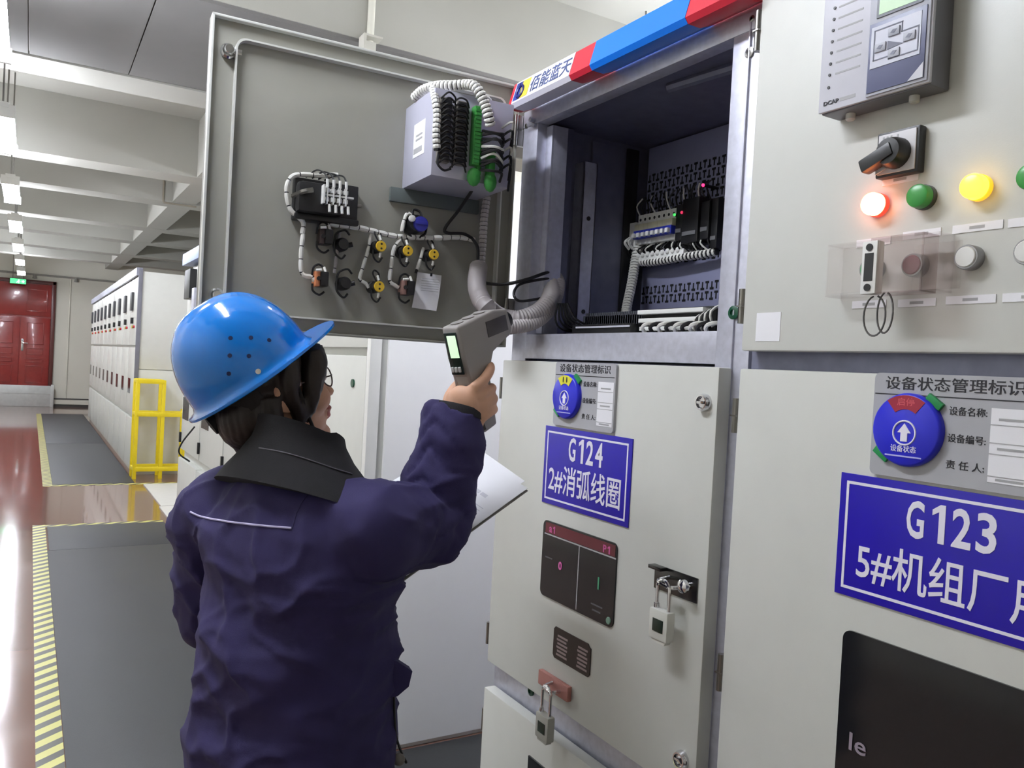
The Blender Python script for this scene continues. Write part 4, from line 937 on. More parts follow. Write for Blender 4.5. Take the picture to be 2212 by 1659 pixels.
def status_card(y1, sector, secname, label, dy=.226):
    z0, z1 = 1.332, 1.478
    r = empty('status_card', (-.0015, y1-dy/2, z0), label, 'status card', 'device status cards')
    m = MB(); m.prism(rrect(y1-dy, y1, z0, z1, .008), (0, 0, 0), (0, 1, 0), UZ, NX, 0, .0065); m.build('plate', PLATE, r)
    text('header_lettering', '设备状态管理标识', (-.0066, y1-dy*.50, z1-.0135), RX, UZ, dy*.84, .0185, DARKTXT, r, .004)
    front_box(MB(), y1-dy+.004, y1-.002, z1-.0305, z1-.029, .0065, .0070).build('header_rule', DARKTXT, r)
    c = V((-.0065, y1-.058, z0+.068)); R_ = .051
    m = MB(); m.lathe(c, NX, [(0, R_), (.006, R_), (.010, R_*.97), (.0115, R_*.93), (.0115, 0)], 40); d = m.build('status_disc', mat('disc_blue', (40, 44, 206), .35, var=.02), r)
    f = c+NX*.0117; m = MB()
    arc = [(.94*R_*math.sin(t), .94*R_*math.cos(t)) for t in np.linspace(-.62, .62, 10)]+[(.50*R_*math.sin(t), .56*R_*math.cos(t)) for t in np.linspace(.62, -.62, 8)]
    m.prism(arc, f, RX, UZ, NX, 0, .0005); m.build('status_sector', sector, d)
    m = MB(); ringp = [f+RX*.0165*math.cos(a)+UZ*(.0165*math.sin(a)-.004) for a in np.linspace(0, 2*math.pi, 29)[:-1]]; m.tube(ringp, .0014, 5, 0, closed=True)
    m.prism([(-.005, -.016), (.005, -.016), (.005, -.004), (.010, -.004), (0, .009), (-.010, -.004), (-.005, -.004)], f, RX, UZ, NX, 0, .0006); m.build('arrow_mark', SIGNW, d)
    text('disc_lettering', '设备状态', f+UZ*-.026, RX, UZ, .038, .0095, SIGNW, d, .004)
    front_box(MB(), c[1]-.027, c[1]+.027, c[2]-.0375, c[2]-.0355, .0182, .0187).build('disc_small_print', mat('pale_blue_print', (180, 182, 236), .5), d)
    if secname == 'y':
        m = MB()
        for s in (-1, 1): m.ell(f+UZ*(.74*R_)+RX*(.007*s)+NX*.0006, np.eye(3), (.0006, .0024, .007), 8, 6)
        m.build('sector_print', BLACK, d)
    else: text('sector_print', '启停', f+UZ*(.76*R_), RX, UZ, .026, .011, mat('sector_print_red', (206, 86, 96), .5), d, .01)
    for q in (c+RX*.036+UZ*.041+NX*.003, c-RX*.038-UZ*.037+NX*.003):
        m = MB(); m.obox(q, (nrm(RX+UZ*-.7), nrm(UZ+RX*.7), NX), (.0125, .0055, .003), 0, .001); m.build('green_slider', mat('slider_green', (30, 140, 76), .4), r)
    for k, s in enumerate(('设备名称:', '设备编号:', '责 任 人:')):
        text('caption_lettering', s, (-.0066, y1-.138, z1-(.047, .083, .118)[k]), RX, UZ, .050, .0115, DARKTXT, r, .004)
    m = MB(); front_box(m, y1-.222, y1-.168, z0+.012, z1-.040, .0065, .0072); p = m.build('paper_strip', PAPER, r)
    for z in (.020, .048, .062, .085): front_box(MB(), y1-.221, y1-.168, z0+z-.0006, z0+z+.0006, .0072, .0076).build('strip_rule', FAINT, p)
    for z in (.016, .055, .092): front_box(MB(), y1-.212, y1-.178, z0+z-.0016, z0+z+.0016, .0072, .0075).build('strip_print', FAINT, p)
    return r
status_card(1.571, mat('sector_yellow', (226, 222, 60), .4), 'y', 'grey status card with a yellow-topped blue disc above the G124 plaque')
status_card(.742, mat('sector_red', (158, 36, 60), .4), 'r', 'grey status card with a red-topped blue disc above the G123 plaque')

def padlock(y, z, x, w, h, sh, label, mm, lean=0.):
    # (x, y, z): middle of the body's top; the shackle rises to the staple
    r = empty('padlock', (x, y, z-h), label, 'padlock', 'hanging padlocks')
    m = MB(); m.box((x-.010, y-w/2, z-h), (x+.010, y+w/2, z), 0, .004); m.prism([(-w*.34, -h-.006), (w*.34, -h-.006), (w*.42, -h+.002), (-w*.42, -h+.002)], (x-.007, y, z), RX, UZ, V((1, 0, 0)), 0, .014); m.build('body', mm, r)
    front_box(MB(), y-w*.3, y+w*.26, z-h*.72, z-h*.30, .0, .0012, 0, .0003, x-.010).build('body_label', mat('lock_label_green_black', (28, 44, 34), .3), r)
    a = w*.33; m = MB(); pts = [(x, y+a, z-.006), (x, y+a, z+sh*.5)]+[(x, y+a*math.cos(t), z+sh-a+a*math.sin(t)) for t in np.linspace(.2, math.pi-.2, 9)]+[(x, y-a, z+sh*.5), (x, y-a, z-.006)]
    m.wire(pts, .0034, 8, 0, 4); m.build('shackle', CHROME, r)
    m = MB(); m.cyl((x, y+a, z), (x, y+a, z+.008), .0055, None, 12); m.build('shackle_collar', CHROME, r)
    return r
LOCKW = mat('padlock_white', (214, 214, 206), .35, var=.04)
padlock(1.132, 1.026, -.034, .050, .056, .054, 'white padlock hanging from the steel hasp on the open cabinet', LOCKW)
padlock(1.490, .690, -.037, .050, .056, .062, 'grey-white padlock hanging from the reddish interlock plate near the bottom', mat('padlock_grey', (176, 176, 168), .4))

# paper note clipped inside the open door
nt_ = empty('paper_note', tuple(D(.195, 1.594, .012)), 'white paper note with faint print hanging inside the open door', 'note')
m = MB(); q = [(.219, 1.684), (.155, 1.682), (.166, 1.591), (.231, 1.594)]; rows = []
for k in range(7):
    t = k/6; a = (1-t)*V(q[0])+t*V(q[3]); b = (1-t)*V(q[1])+t*V(q[2]); rows.append((a, b, .010+.010*math.sin(t*2.2)*.6))
vs = []; fs = []
for a, b, off in rows: vs += [D(a[0], a[1], off), D(b[0], b[1], off+.003), D(b[0], b[1], off+.0034), D(a[0], a[1], off+.0004)]
for k in range(6):
    for j in range(4): fs.append((k*4+j, k*4+(j+1) % 4, k*4+4+(j+1) % 4, k*4+4+j))
fs += [(0, 1, 2, 3), (24, 25, 26, 27)]
m.add(vs, fs); m.build('sheet', PAPER, nt_)
m = MB()
for k in range(6): dbox(m, .165, .212, 1.668-k*.006, 1.6690-k*.006, .0225, .0229)
m.build('faint_print', FAINT, nt_)
m = MB(); dbox(m, .183, .188, 1.676, 1.684, .0185, .021); m.build('pin', DARKTXT, nt_)

# ================================================================== infrared thermometer
GO = dep(980, 752, 1.485)                     # middle of its rear face
gx = nrm(.61*CR+.735*CF+.30*CU); gr = nrm(np.cross(gx, CU)); gz = np.cross(gr, gx)   # forward, right, up
def G(f, r, u): return GO+gx*f+gr*r+gz*u
gun = empty('infrared_thermometer', tuple(G(.0, 0, -.17)), 'grey pistol-shaped infrared thermometer with lit screen, held up in the hand', 'thermometer')
def gprism(poly, w, m, mi=0, bev=.006):
    bm = bmesh.new(); n = len(poly)
    a = [bm.verts.new((p[0], -w, p[1])) for p in poly]; b = [bm.verts.new((p[0], w, p[1])) for p in poly]
    bm.faces.new(a); bm.faces.new(b[::-1])
    for i in range(n): bm.faces.new((a[i], b[i], b[(i+1) % n], a[(i+1) % n]))
    if bev: bmesh.ops.bevel(bm, geom=list(bm.edges), offset=bev, segments=3, affect='EDGES', profile=.5)
    bm.verts.index_update(); m.add([G(*v.co) for v in bm.verts], [[v.index for v in f.verts] for f in bm.faces], mi, True); bm.free(); return m
m = MB(); gprism([(.0, .040), (.105, .046), (.146, .038), (.150, .0), (.142, -.014), (.10, -.016), (.076, -.024), (.062, -.045), (.056, -.075), (.052, -.165), (.012, -.17), (.012, -.09), (.006, -.07), (-.002, -.02)], .0215, m)
m.build('body', GUNM, gun)
m = MB(); m.lathe(G(.148, 0, .014), gx, [(0, .017), (.012, .017), (.012, .012), (.004, .010), (.004, 0)], 20); m.lathe(G(.146, 0, -.010), gx, [(0, .006), (.008, .005), (.008, 0)], 12); m.build('lens_barrel', BLACK, gun)
m = MB()
for s in (1,): m.obox(G(.105, s*.0218, .014), (gx, gz, gr), (.030, .015, .001), 0, .0006)
m.build('side_label', mat('thermo_label_dark', (66, 60, 60), .4), gun)
bx_ = nrm(gx*1+gz*.03)
def rear(u0, u1, v0, v1, mm, name, t=.0015, d=0.):   # plate on the rear face, u to the right, v up
    m = MB(); c = G(-.0022-d+.0*v0, (u0+u1)/2, (v0+v1)/2); m.obox(c, (gr, gz, gx), ((u1-u0)/2, (v1-v0)/2, t), 0, .001); return m.build(name, mm, gun)
rear(-.0150, .0150, -.050, .029, mat('thermo_face_dark', (30, 44, 40), .25), 'rear_panel')
rear(-.008, .0135, -.018, .024, mat('thermo_screen', (170, 205, 165), .3, emit=(.55, .78, .52), es=.75), 'screen', .001, .0015)
for k in range(3): rear(-.0125+k*.0087, -.0062+k*.0087, -.045, -.035, mat('thermo_button', (196, 196, 196), .4), 'button', .002, .0018)
m = MB(); gprism([(.003, -.055), (.012, -.055), (.014, -.085), (.010, -.092)], .016, m, 0, .003); m.build('rear_tail', mat('thermo_grey_light', (160, 158, 156), .4), gun)
m = MB(); gprism([(.060, -.026), (.070, -.028), (.070, -.050), (.062, -.060), (.056, -.058)], .008, m, 0, .002); m.build('trigger', mat('trigger_red', (214, 36, 44), .4), gun)
for k in range(3):
    m = MB(); c = G(.022+k*.032, 0, .0415+.0019*k); m.lathe(c, gz, [(0, .012), (.0015, .012), (.0025, .009), (.0025, 0)], 18); m.build('top_grip_ring', mat('thermo_ring', (150, 146, 144), .4), gun)

# ================================================================== papers on a clipboard
PTR, PBR = dep(1140, 1055, 1.60), dep(905, 1225, 1.47)
pe = nrm(PBR-PTR); pw = dep(935, 985, 1.74)-PTR; pw = nrm(pw-pe*(pw@pe)); pn = np.cross(pe, pw); pn = pn if pn[2] > 0 else -pn
PL, PWd = .297, .215
def sheet(o, e, w_, n_, t): m = MB(); m.obox(V(o)+e*PL/2+w_*PWd/2+n_*t/2, (e, w_, n_), (PL/2, PWd/2, t/2)); return m
cb = empty('clipboard', tuple(PTR+pe*PL*.8+pw*.1-pn*.008), 'thin grey clipboard under the white papers, held at chest height', 'clipboard')
MB().obox(PTR+pe*(PL/2+.006)+pw*(PWd/2)-pn*.0035, (pe, pw, pn), (PL/2+.004, PWd/2+.002, .0015), 0, .001).build('board', mat('clipboard_grey', (130, 128, 122), .4), cb)
m = MB(); m.obox(PTR+pe*(PL-.01)+pw*PWd/2+pn*.006, (pe, pw, pn), (.012, .05, .002), 0, .001); m.build('clip', CHROME, cb)
ps = empty('paper_sheet', tuple(PTR+pe*PL*.5+pw*.1), 'top printed white sheet on the clipboard, sticking out past the sleeve', 'paper', 'papers on the clipboard')
sheet(PTR, pe, pw, pn, .0008).build('sheet', PAPER, ps)
m = MB()
for k in range(4): m.obox(PTR+pe*(.068+.0*k)+pw*(.055+k*.022)+pn*.001, (pw, pe, pn), (.0085, .004, .0002))
for k in range(12): m.obox(PTR+pe*(.095+k*.0085)+pw*.11+pn*.001, (pw, pe, pn), (.085, .0006, .0002))
m.build('faint_print', mat('paper_print_faint', (206, 206, 214), .7), ps)
e2 = nrm(pe+pw*.06); w2 = nrm(pw-pe*.06); m = sheet(PTR+pw*.022-pe*.012-pn*.0016, e2, w2, pn, .0008)
ps2 = single('paper_sheet', m, PAPER, 'lower white sheet, its corner showing behind the top sheet on the clipboard', 'paper', 'papers on the clipboard')

# ================================================================== the person
def remeshed(name, mb, voxel, smooth, mats, parent, post=None, pick=None, fac=.5):
    me = bpy.data.meshes.new('tmp'); me.from_pydata(mb.v, [], mb.f)
    bm = bmesh.new(); bm.from_mesh(me); bmesh.ops.recalc_face_normals(bm, faces=bm.faces); bm.to_mesh(me); bm.free()
    t = bpy.data.objects.new('tmp', me); COL.objects.link(t)
    md = t.modifiers.new('r', 'REMESH'); md.mode = 'VOXEL'; md.voxel_size = voxel
    sm = t.modifiers.new('s', 'SMOOTH'); sm.factor = fac; sm.iterations = smooth
    dg = bpy.context.evaluated_depsgraph_get(); out = bpy.data.meshes.new_from_object(t.evaluated_get(dg))
    bpy.data.objects.remove(t); bpy.data.meshes.remove(me); out.name = name
    n = len(out.vertices); co = np.empty(n*3); out.vertices.foreach_get('co', co); co = co.reshape(-1, 3)
    if post is not None:
        no = np.empty(n*3); out.vertices.foreach_get('normal', no); no = no.reshape(-1, 3); co = post(co, no)
    out.materials.clear()
    for q in mats: out.materials.append(q)
    np_ = len(out.polygons)
    if pick is not None:
        ce = np.empty(np_*3); out.polygons.foreach_get('center', ce); out.polygons.foreach_set('material_index', pick(ce.reshape(-1, 3)).astype(np.int32))
    out.polygons.foreach_set('use_smooth', np.ones(np_, bool))
    co = co-root_loc(parent); out.vertices.foreach_set('co', co.reshape(-1)); out.update()
    o = bpy.data.objects.new(name, out); COL.objects.link(o); o.parent = parent; return o
def ring(c, ux, uy, rx, ry, n=24, p=2.3):
    out = []
    for k in range(n):
        a = 2*math.pi*k/n; ca, sa = math.cos(a), math.sin(a)
        out.append(V(c)+V(ux)*rx*np.sign(ca)*abs(ca)**(2/p)+V(uy)*ry*np.sign(sa)*abs(sa)**(2/p))
    return out
def limb(m, pts, rad, n=20, sub=6):
    P = smoothpath(pts, sub); R = np.interp(np.linspace(0, len(pts)-1, len(P)), range(len(pts)), rad); m.tube(P, R, n); return m

ang = math.radians(27); bf = V((math.cos(ang), math.sin(ang), 0)); bs = V((bf[1], -bf[0], 0))     # torso forward, her right
zz = V((0, 0, 1))
PX = V((-.640, 1.385, 0))                       # the spine's foot point
per = empty('person', (PX[0], PX[1], 0), 'person in blue helmet and navy work jacket aiming a thermometer into the open cabinet', 'person')
def T(f, s, z): return PX+bf*f+bs*s+zz*z
# head frame
ha = math.radians(6); hp = math.radians(14)
hh = V((math.cos(ha), math.sin(ha), 0)); hs = V((hh[1], -hh[0], 0)); hf = math.cos(hp)*hh+math.sin(hp)*zz; hu = -math.sin(hp)*hh+math.cos(hp)*zz
HC = dep(588, 846, 1.43)                       # between the ears
def Hd(f, s, u): return HC+hf*f+hs*s+hu*u
# helmet frame, tipped back on the head
tya = math.radians(.42); ta = math.radians(38.0); tr_ = math.radians(2.4)
whh = V((math.cos(tya), math.sin(tya), 0)); whs = V((whh[1], -whh[0], 0)); wf = math.cos(ta)*whh+math.sin(ta)*zz; wu0 = -math.sin(ta)*whh+math.cos(ta)*zz
ws = math.cos(tr_)*whs+math.sin(tr_)*wu0; wu = -math.sin(tr_)*whs+math.cos(tr_)*wu0
WC = dep(539.5, 800.7, 1.4186)
def Hm(f, s, u): return WC+wf*f+ws*s+wu*u
def tuck(co, lim):
    # head and hair stay inside the shell above its rim
    q = co-WC; f, s, u = q@wf, q@ws, q@wu
    e = np.sqrt((f/.1135)**2+(s/.1045)**2+(np.maximum(u, 0)/.135)**2); near = (np.abs(f) < .2) & (np.abs(s) < .2) & (u < .3)
    l = lim+np.clip(-u-.006, 0, 1)*14; k = np.where(near & (u > -.05) & (e > l), l/np.maximum(e, 1e-6), 1.)
    return WC+np.outer(f*k, wf)+np.outer(s*k, ws)+np.outer(u*np.where(u > 0, k, 1.), wu)
SR, SL = T(.0, .140, 1.172), T(-.02, -.185, 1.165)
ER = dep(928, 1130, 1.47); WR = dep(988, 882, 1.505)
EL, WL = T(.03, -.245, .945), PTR+pe*.20+pw*(PWd+.035)-pn*.012
m = MB()
# skull, face, neck
hx = (hf, hs, hu)
m.ell(Hd(-.020, 0, .042), hx, (.088, .073, .080)); m.ell(Hd(.030, 0, -.012), hx, (.062, .062, .085)); m.ell(Hd(.034, 0, -.068), hx, (.052, .048, .034)); m.ell(Hd(.070, 0, -.092), hx, (.022, .024, .018))
for s in (-1, 1):
    m.ell(Hd(.060, s*.034, -.024), hx, (.030, .026, .028)); m.ell(Hd(.082, s*.030, .030), hx, (.012, .024, .009)); m.ell(Hd(-.006, s*.073, -.004), hx, (.018, .008, .030)); m.ell(Hd(.074, s*.031, .010), hx, (.014, .014, .011)); m.ell(Hd(.000, s*.052, -.052), hx, (.026, .014, .036))
m.ell(Hd(.086, 0, -.002), hx, (.014, .010, .030)); m.ell(Hd(.100, 0, -.022), hx, (.014, .013, .010))
for s in (-1, 1): m.ell(Hd(.092, s*.012, -.026), hx, (.010, .008, .007))
m.ell(Hd(.088, 0, -.050), hx, (.014, .022, .0075)); m.ell(Hd(.084, 0, -.063), hx, (.014, .020, .008))
NB = T(-.005, 0, 1.215)
limb(m, [Hd(-.022, 0, -.03), (Hd(-.022, 0, -.07)+NB)/2+bf*.005, NB, NB-zz*.06], [.056, .053, .056, .075])
# trunk and legs (under the clothes)
tr = [(.56, .075, .09), (.78, .090, .115), (.90, .088, .112), (1.03, .085, .11), (1.13, .085, .135), (1.19, .075, .15), (1.225, .05, .09)]
m.loft([ring(T(0, 0, z), bs, bf, ry, rx) for z, rx, ry in tr])
for s in (-1, 1):
    limb(m, [T(0, s*.066, .78), T(.015, s*.080, .42), T(-.005, s*.085, .11), T(.0, s*.085, .085)], [.066, .056, .040, .042]); limb(m, [T(-.03, s*.085, .056), T(.06, s*.09, .05), T(.13, s*.095, .042)], [.035, .035, .024])
limb(m, [SR-bs*.03, SR, (SR+ER)/2, ER, ER*.5+WR*.5, WR], [.055, .052, .044, .040, .034, .025]); limb(m, [SL+bs*.03, SL, (SL+EL)/2, EL, EL*.5+WL*.5, WL], [.055, .052, .044, .040, .034, .025])
# right hand closed round the pistol grip, index finger on the trigger
limb(m, [WR, G(-.010, .004, -.150), G(-.014, .004, -.12)], [.026, .030, .028])
m.ell(G(-.010, .004, -.108), (gx, gr, gz), (.022, .034, .040)); m.ell(G(.010, .026, -.100), (gx, gr, gz), (.028, .012, .034)); m.ell(G(-.008, -.022, -.110), (gx, gr, gz), (.020, .016, .032))
def finger(pts, r): limb(m, [G(*p) for p in pts], r, 12, 5)
finger([(-.002, .028, -.078), (.026, .031, -.070), (.050, .029, -.060), (.068, .018, -.054), (.072, .004, -.052)], [.0115, .0105, .0098, .0086, .0072])
for k, (z, L) in enumerate(((-.096, 1.), (-.116, .97), (-.135, .85))):
    finger([(.0, .028, z), (.028*L, .031, z+.004), (.054*L, .023, z+.002), (.063*L, .003, z), (.054*L, -.014, z)], [.0112, .0105, .0098, .0090, .0074])
finger([(-.016, -.020, -.122), (-.008, -.034, -.100), (.018, -.036, -.082), (.044, -.030, -.070)], [.015, .0125, .0108, .0085])
# left hand under the clipboard, thumb on top
hn = pn; he = nrm(-pw*.95-pe*.2); hk = np.cross(hn, he)
def L_(a, b, c): return WL+he*a+hk*b+hn*c
m.ell(L_(.045, 0, -.004), (he, hk, hn), (.045, .036, .013))
for k, (b, L) in enumerate(((-.028, .9), (-.009, 1.), (.010, .96), (.028, .78))):
    limb(m, [L_(.07, b, -.006), L_(.07+.03*L, b*1.1, -.012), L_(.07+.055*L, b*1.15, -.013), L_(.07+.075*L, b*1.15, -.010)], [.0095, .009, .0082, .0068], 12, 5)
limb(m, [L_(.02, -.03, 0), L_(.04, -.048, .008), L_(.065, -.050, .016), L_(.085, -.046, .017)], [.012, .0105, .0095, .0075], 12, 5)
def lips(c):
    q = c-HC; f, s, u = q@hf, q@hs, q@hu
    return ((f > .086) & (np.abs(s) < .021) & (u > -.071) & (u < -.043)).astype(int)
remeshed('body', m, .0036, 4, [SKIN, LIP], per, post=lambda co, no: tuck(co, .90), pick=lips)
# eyes
for s in (-1, 1):
    m = MB(); m.ell(Hd(.082, s*.031, .010), hx, (.0085, .012, .0085), 14, 10); m.ell(Hd(.0885, s*.031, .010), hx, (.003, .005, .005), 12, 8, 1); m.build('eye', [mat('eye_white', (226, 222, 216), .3), BLACK], per)
    m = MB(); m.wire([Hd(.086, s*.014, .029), Hd(.090, s*.030, .034), Hd(.078, s*.050, .030)], .0032, 6, 0, 5); m.build('eyebrow', HAIR, per)
# hair under the helmet: cap, side locks and the knot tucked into the collar
m = MB()
m.ell(Hd(-.026, 0, .044), hx, (.088, .080, .084)); m.ell(Hd(-.052, 0, -.030), hx, (.054, .066, .064)); m.ell(Hd(-.040, 0, -.080), hx, (.042, .050, .040))
for s in (-1, 1):
    limb(m, [Hd(.060, s*.060, .075), Hd(.058, s*.070, .040), Hd(.046, s*.073, .005), Hd(.034, s*.071, -.030), Hd(.024, s*.066, -.055)], [.020, .022, .018, .013, .005], 14)
    limb(m, [Hd(.012, s*.072, .070), Hd(.006, s*.079, .030), Hd(.002, s*.080, .000), Hd(.012, s*.072, -.04), Hd(.006, s*.064, -.07)], [.022, .020, .015, .013, .006], 14)
    limb(m, [Hd(-.03, s*.06, .0), Hd(-.034, s*.064, -.05), Hd(-.03, s*.058, -.10), Hd(-.03, s*.045, -.14)], [.022, .022, .018, .010], 14)
m.ell(Hd(.050, 0, .060), hx, (.030, .058, .028))
def strands(co, no):
    co = tuck(co, .93); q = co-HC; d = np.array([noise.noise(Vector((float(a@hf)*160, float(a@hs)*160, float(a@hu)*14))) for a in q]); return co+no*(d*.0022)[:, None]
remeshed('hair', m, .004, 3, [HAIR], per, post=strands)
# jacket: trunk, sleeves, wrinkles
m = MB()
jr = [(.60, .134, .158, .0), (.70, .136, .158, .0), (.82, .136, .156, 0), (.95, .136, .158, 0), (1.06, .136, .170, .002), (1.14, .130, .178, .002), (1.19, .108, .170, -.004), (1.225, .088, .135, -.008), (1.25, .068, .085, -.010)]
m.loft([ring(T(o, 0, z), bs, bf, ry, rx, 32, 2.5) for z, rx, ry, o in jr])
limb(m, [SR-bs*.07+zz*.0, SR, SR*.62+ER*.38, SR*.25+ER*.75, ER+V((.008, 0, -.008)), ER*.66+WR*.34, ER*.30+WR*.70, ER*.04+WR*.96], [.080, .076, .072, .068, .063, .059, .056, .050], 28, 8)
limb(m, [SL+bs*.07, SL, (SL+EL)/2, EL, EL*.5+WL*.5, EL*.12+WL*.88], [.076, .078, .074, .064, .056, .046], 24, 8)
m.ell(T(.05, .10, 1.13), (bf, bs, zz), (.07, .07, .08))
def folds(co, no):
    out = co.copy(); ua = nrm(ER-SR); fa = nrm(WR-ER)
    for i in range(len(co)):
        c = co[i]; a = c-SR; tu = a@ua; du = np.linalg.norm(a-ua*tu); b = c-ER; tf = b@fa; df = np.linalg.norm(b-fa*tf); d = 0.
        LF = .235
        if -.02 < tf < LF and df < .10:
            k = nrm(b-fa*tf); near = max(0., 1-tf/LF); side = .5+.5*float(k@nrm(SR-ER))      # creases gather on the inside of the elbow
            ph = tf/.050+1.0*noise.noise(Vector((k*1.5+V((7, 3, 1))).tolist()))+.5*noise.noise(Vector((c*18).tolist()))+.10*float(k@CR)
            s_ = abs(math.sin(math.pi*ph)); d += (.0125*(s_**.6)-.009)*(.06+.94*side**1.6)*(.30+.70*near)
        if .05 < tu < .33 and du < .11:
            k = nrm(a-ua*tu); near = max(0., min(1., (tu-.03)/.2)); top = .5+.5*float(k@zz)
            ph = tu/.055+.9*noise.noise(Vector((k*1.5).tolist())); d += (.010*abs(math.sin(math.pi*ph))**.7-.006)*near*(.2+.8*top)*(1 if tf < .03 else .2)
        v = Vector((float(c@(bf+bs))*3.2+float(c[2])*5.5, float(c@bs)*3-c[2]*2., float(c[2])*3.)); n_ = noise.noise(v*.9); n2 = noise.noise(Vector((float(c@bs)*4+c[2]*6+9, float(c@bf)*3, c[2]*2.5-float(c@bs)*3)))
        d += (.020*(1-abs(n_)*2.6)+.017*(1-abs(n2)*3))*(.75 if c[2] < 1.08 else .42)+.0022*noise.noise(Vector((c*16).tolist()))
        n3 = noise.noise(Vector((float(c@bs)*7+c[2]*11, float(c@bf)*5-c[2]*4, c[2]*5-float(c@bs)*9))); n4 = noise.noise(Vector((float(c@bs)*9-c[2]*13+4, float(c@bf)*7, c[2]*6+float(c@bs)*9)))
        d += .0075*max(0, 1-abs(n3)*3.2)**1.6*(.4+.6*(c[2] < 1.12))+.0048*max(0, 1-abs(n4)*3.4)**1.6-.002
        out[i] = c+no[i]*d
    return out
jk = remeshed('jacket', m, .0058, 5, [NAVY], per, post=folds)
# closest point on the jacket, for piping and seams
from mathutils.bvhtree import BVHTree
def bvh(o):
    off = Vector(root_loc(o.parent).tolist()); return BVHTree.FromPolygons([v.co+off for v in o.data.vertices], [tuple(p.vertices) for p in o.data.polygons])
JB = bvh(jk)
def hug(p, d=.002):
    h = JB.find_nearest(Vector(V(p).tolist())); return V(h[0])+V(h[1])*d
def shoot(o, t, d=.002):
    dr = Vector((V(t)-V(o)).tolist()).normalized(); h = JB.ray_cast(Vector(V(o).tolist()), dr)
    return V(h[0])+V(h[1])*d if h[0] else None
def seam(pts, r, mm, name, d=.001):
    ax = np.interp(np.linspace(0, len(pts)-1, 5*len(pts)), range(len(pts)), [q[0] for q in pts]); ay = np.interp(np.linspace(0, len(pts)-1, 5*len(pts)), range(len(pts)), [q[1] for q in pts])
    P = [q for q in (shoot(CAM_POS, dep(x, y, 1.4), d) for x, y in zip(ax, ay)) if q is not None]
    m = MB(); m.wire(P, r, 6, 0, 3); return m.build(name, mm, jk)
yk = [(412, 1106), (422, 1111), (434, 1116), (455, 1121), (480, 1125), (510, 1129), (545, 1133), (580, 1137), (605, 1139), (630, 1141)]
# back yoke piping, carried round to the far shoulder as well
seam(yk, .0017, mat('piping_pale', (196, 190, 226), .6), 'yoke_piping')
seam([(632, 1140), (640, 1110), (652, 1085), (670, 1062), (695, 1042), (722, 1030)], .0011, mat('seam_dark_navy', (40, 34, 78), .8), 'armhole_seam', .0)
# collar: black knit lining turned up, with a pale piping and a pointed front tip
m = MB(); cr = []
NBc = T(-.012, 0, 0)
for z, rx, ry, o in ((1.212, .140, .168, .020), (1.238, .128, .142, .018), (1.268, .108, .110, .014), (1.295, .088, .086, .006), (1.318, .078, .074, .0), (1.332, .076, .072, -.002), (1.320, .064, .062, -.002), (1.26, .060, .060, .0)):
    r_ = ring(T(o-.012, 0, z), bs, bf, ry, rx, 40, 2.1)
    for i, p in enumerate(r_):
        f_ = (p-T(0, 0, z))@bf; p = p-zz*max(0, f_)*.42+zz*max(0, -f_-.02)*.40; r_[i] = p
    cr.append(r_)
m.loft([[p for q in range(40) for p in (r[q],)] for r in cr]); tip = dep(775, 1022, 1.50)
m.prism([(0, 0), (.11, -.005), (.03, -.045), (-.02, -.03)], tip-nrm(tip-T(0, .03, 1.27))*.11, nrm(tip-T(0, .03, 1.27)), nrm(V((0, 0, 1))), nrm(np.cross(tip-T(0, .03, 1.27), zz)), -.008, .008)
co_ = m.build('collar', COLLARM, per)
CB = bvh(co_)
P = []
for x, y in ((494, 962), (520, 964), (560, 968), (600, 975), (640, 985), (680, 998), (720, 1012), (760, 1024)):
    h = CB.ray_cast(Vector(CAM_POS.tolist()), Vector((dep(x, y, 1.4)-CAM_POS).tolist()).normalized())
    if h[0]: P.append(V(h[0])+V(h[1])*.0008)
if len(P) > 2: MB().wire(P, .0011, 6, 0, 3).build('collar_piping', mat('collar_piping_grey', (92, 90, 96), .7), co_)
# cuff, hem flap and draw cord
fa = nrm(WR-ER); m = MB(); m.tube([WR-fa*.012, WR-fa*.002, WR+fa*.004], [.050, .048, .044], 28); m.build('cuff', COLLARM, jk)
fq = dep(845, 1455, 1.39); ff = nrm(CR*.9+CF*.35)
m = MB(); m.prism([(-.05, .028), (.004, .026), (.034, .004), (.029, -.022), (.010, -.036), (-.05, -.038)], fq, ff, zz, nrm(np.cross(ff, zz)), -.012, .012); m.build('pocket_flap', NAVY, jk)
m = MB(); m.wire([dep(851, 1500, 1.40), dep(853, 1560, 1.40), dep(857, 1595, 1.405), dep(866, 1622, 1.41), dep(878, 1648, 1.415)], .0022, 6, 0, 5); m.ell(dep(862, 1640, 1.41), (zz, ff, bs), (.012, .009, .008), 10, 8, 1); m.build('draw_cord', [RUBBER, mat('toggle_grey', (120, 116, 112), .5)], jk)
# trousers and shoes (below the frame)
m = MB(); m.loft([ring(T(0, 0, z), bs, bf, ry, rx, 28) for z, rx, ry in ((.60, .105, .130), (.72, .110, .138), (.88, .105, .136), (.98, .098, .130))])
for s in (-1, 1): limb(m, [T(0, s*.066, .76), T(.012, s*.080, .42), T(-.005, s*.09, .16), T(-.005, s*.09, .075)], [.074, .074, .066, .064], 24)
remeshed('trousers', m, .008, 4, [NAVY], per)
for s in (-1, 1):
    m = MB(); m.loft([ring(T(f, s*.09, z), bs, zz, rx, rz, 18) for f, z, rx, rz in ((-.085, .054, .028, .038), (-.06, .058, .042, .048), (0, .056, .044, .046), (.06, .050, .046, .041), (.12, .042, .044, .032), (.155, .034, .028, .022))]); m.build('shoe', BLACK, per)
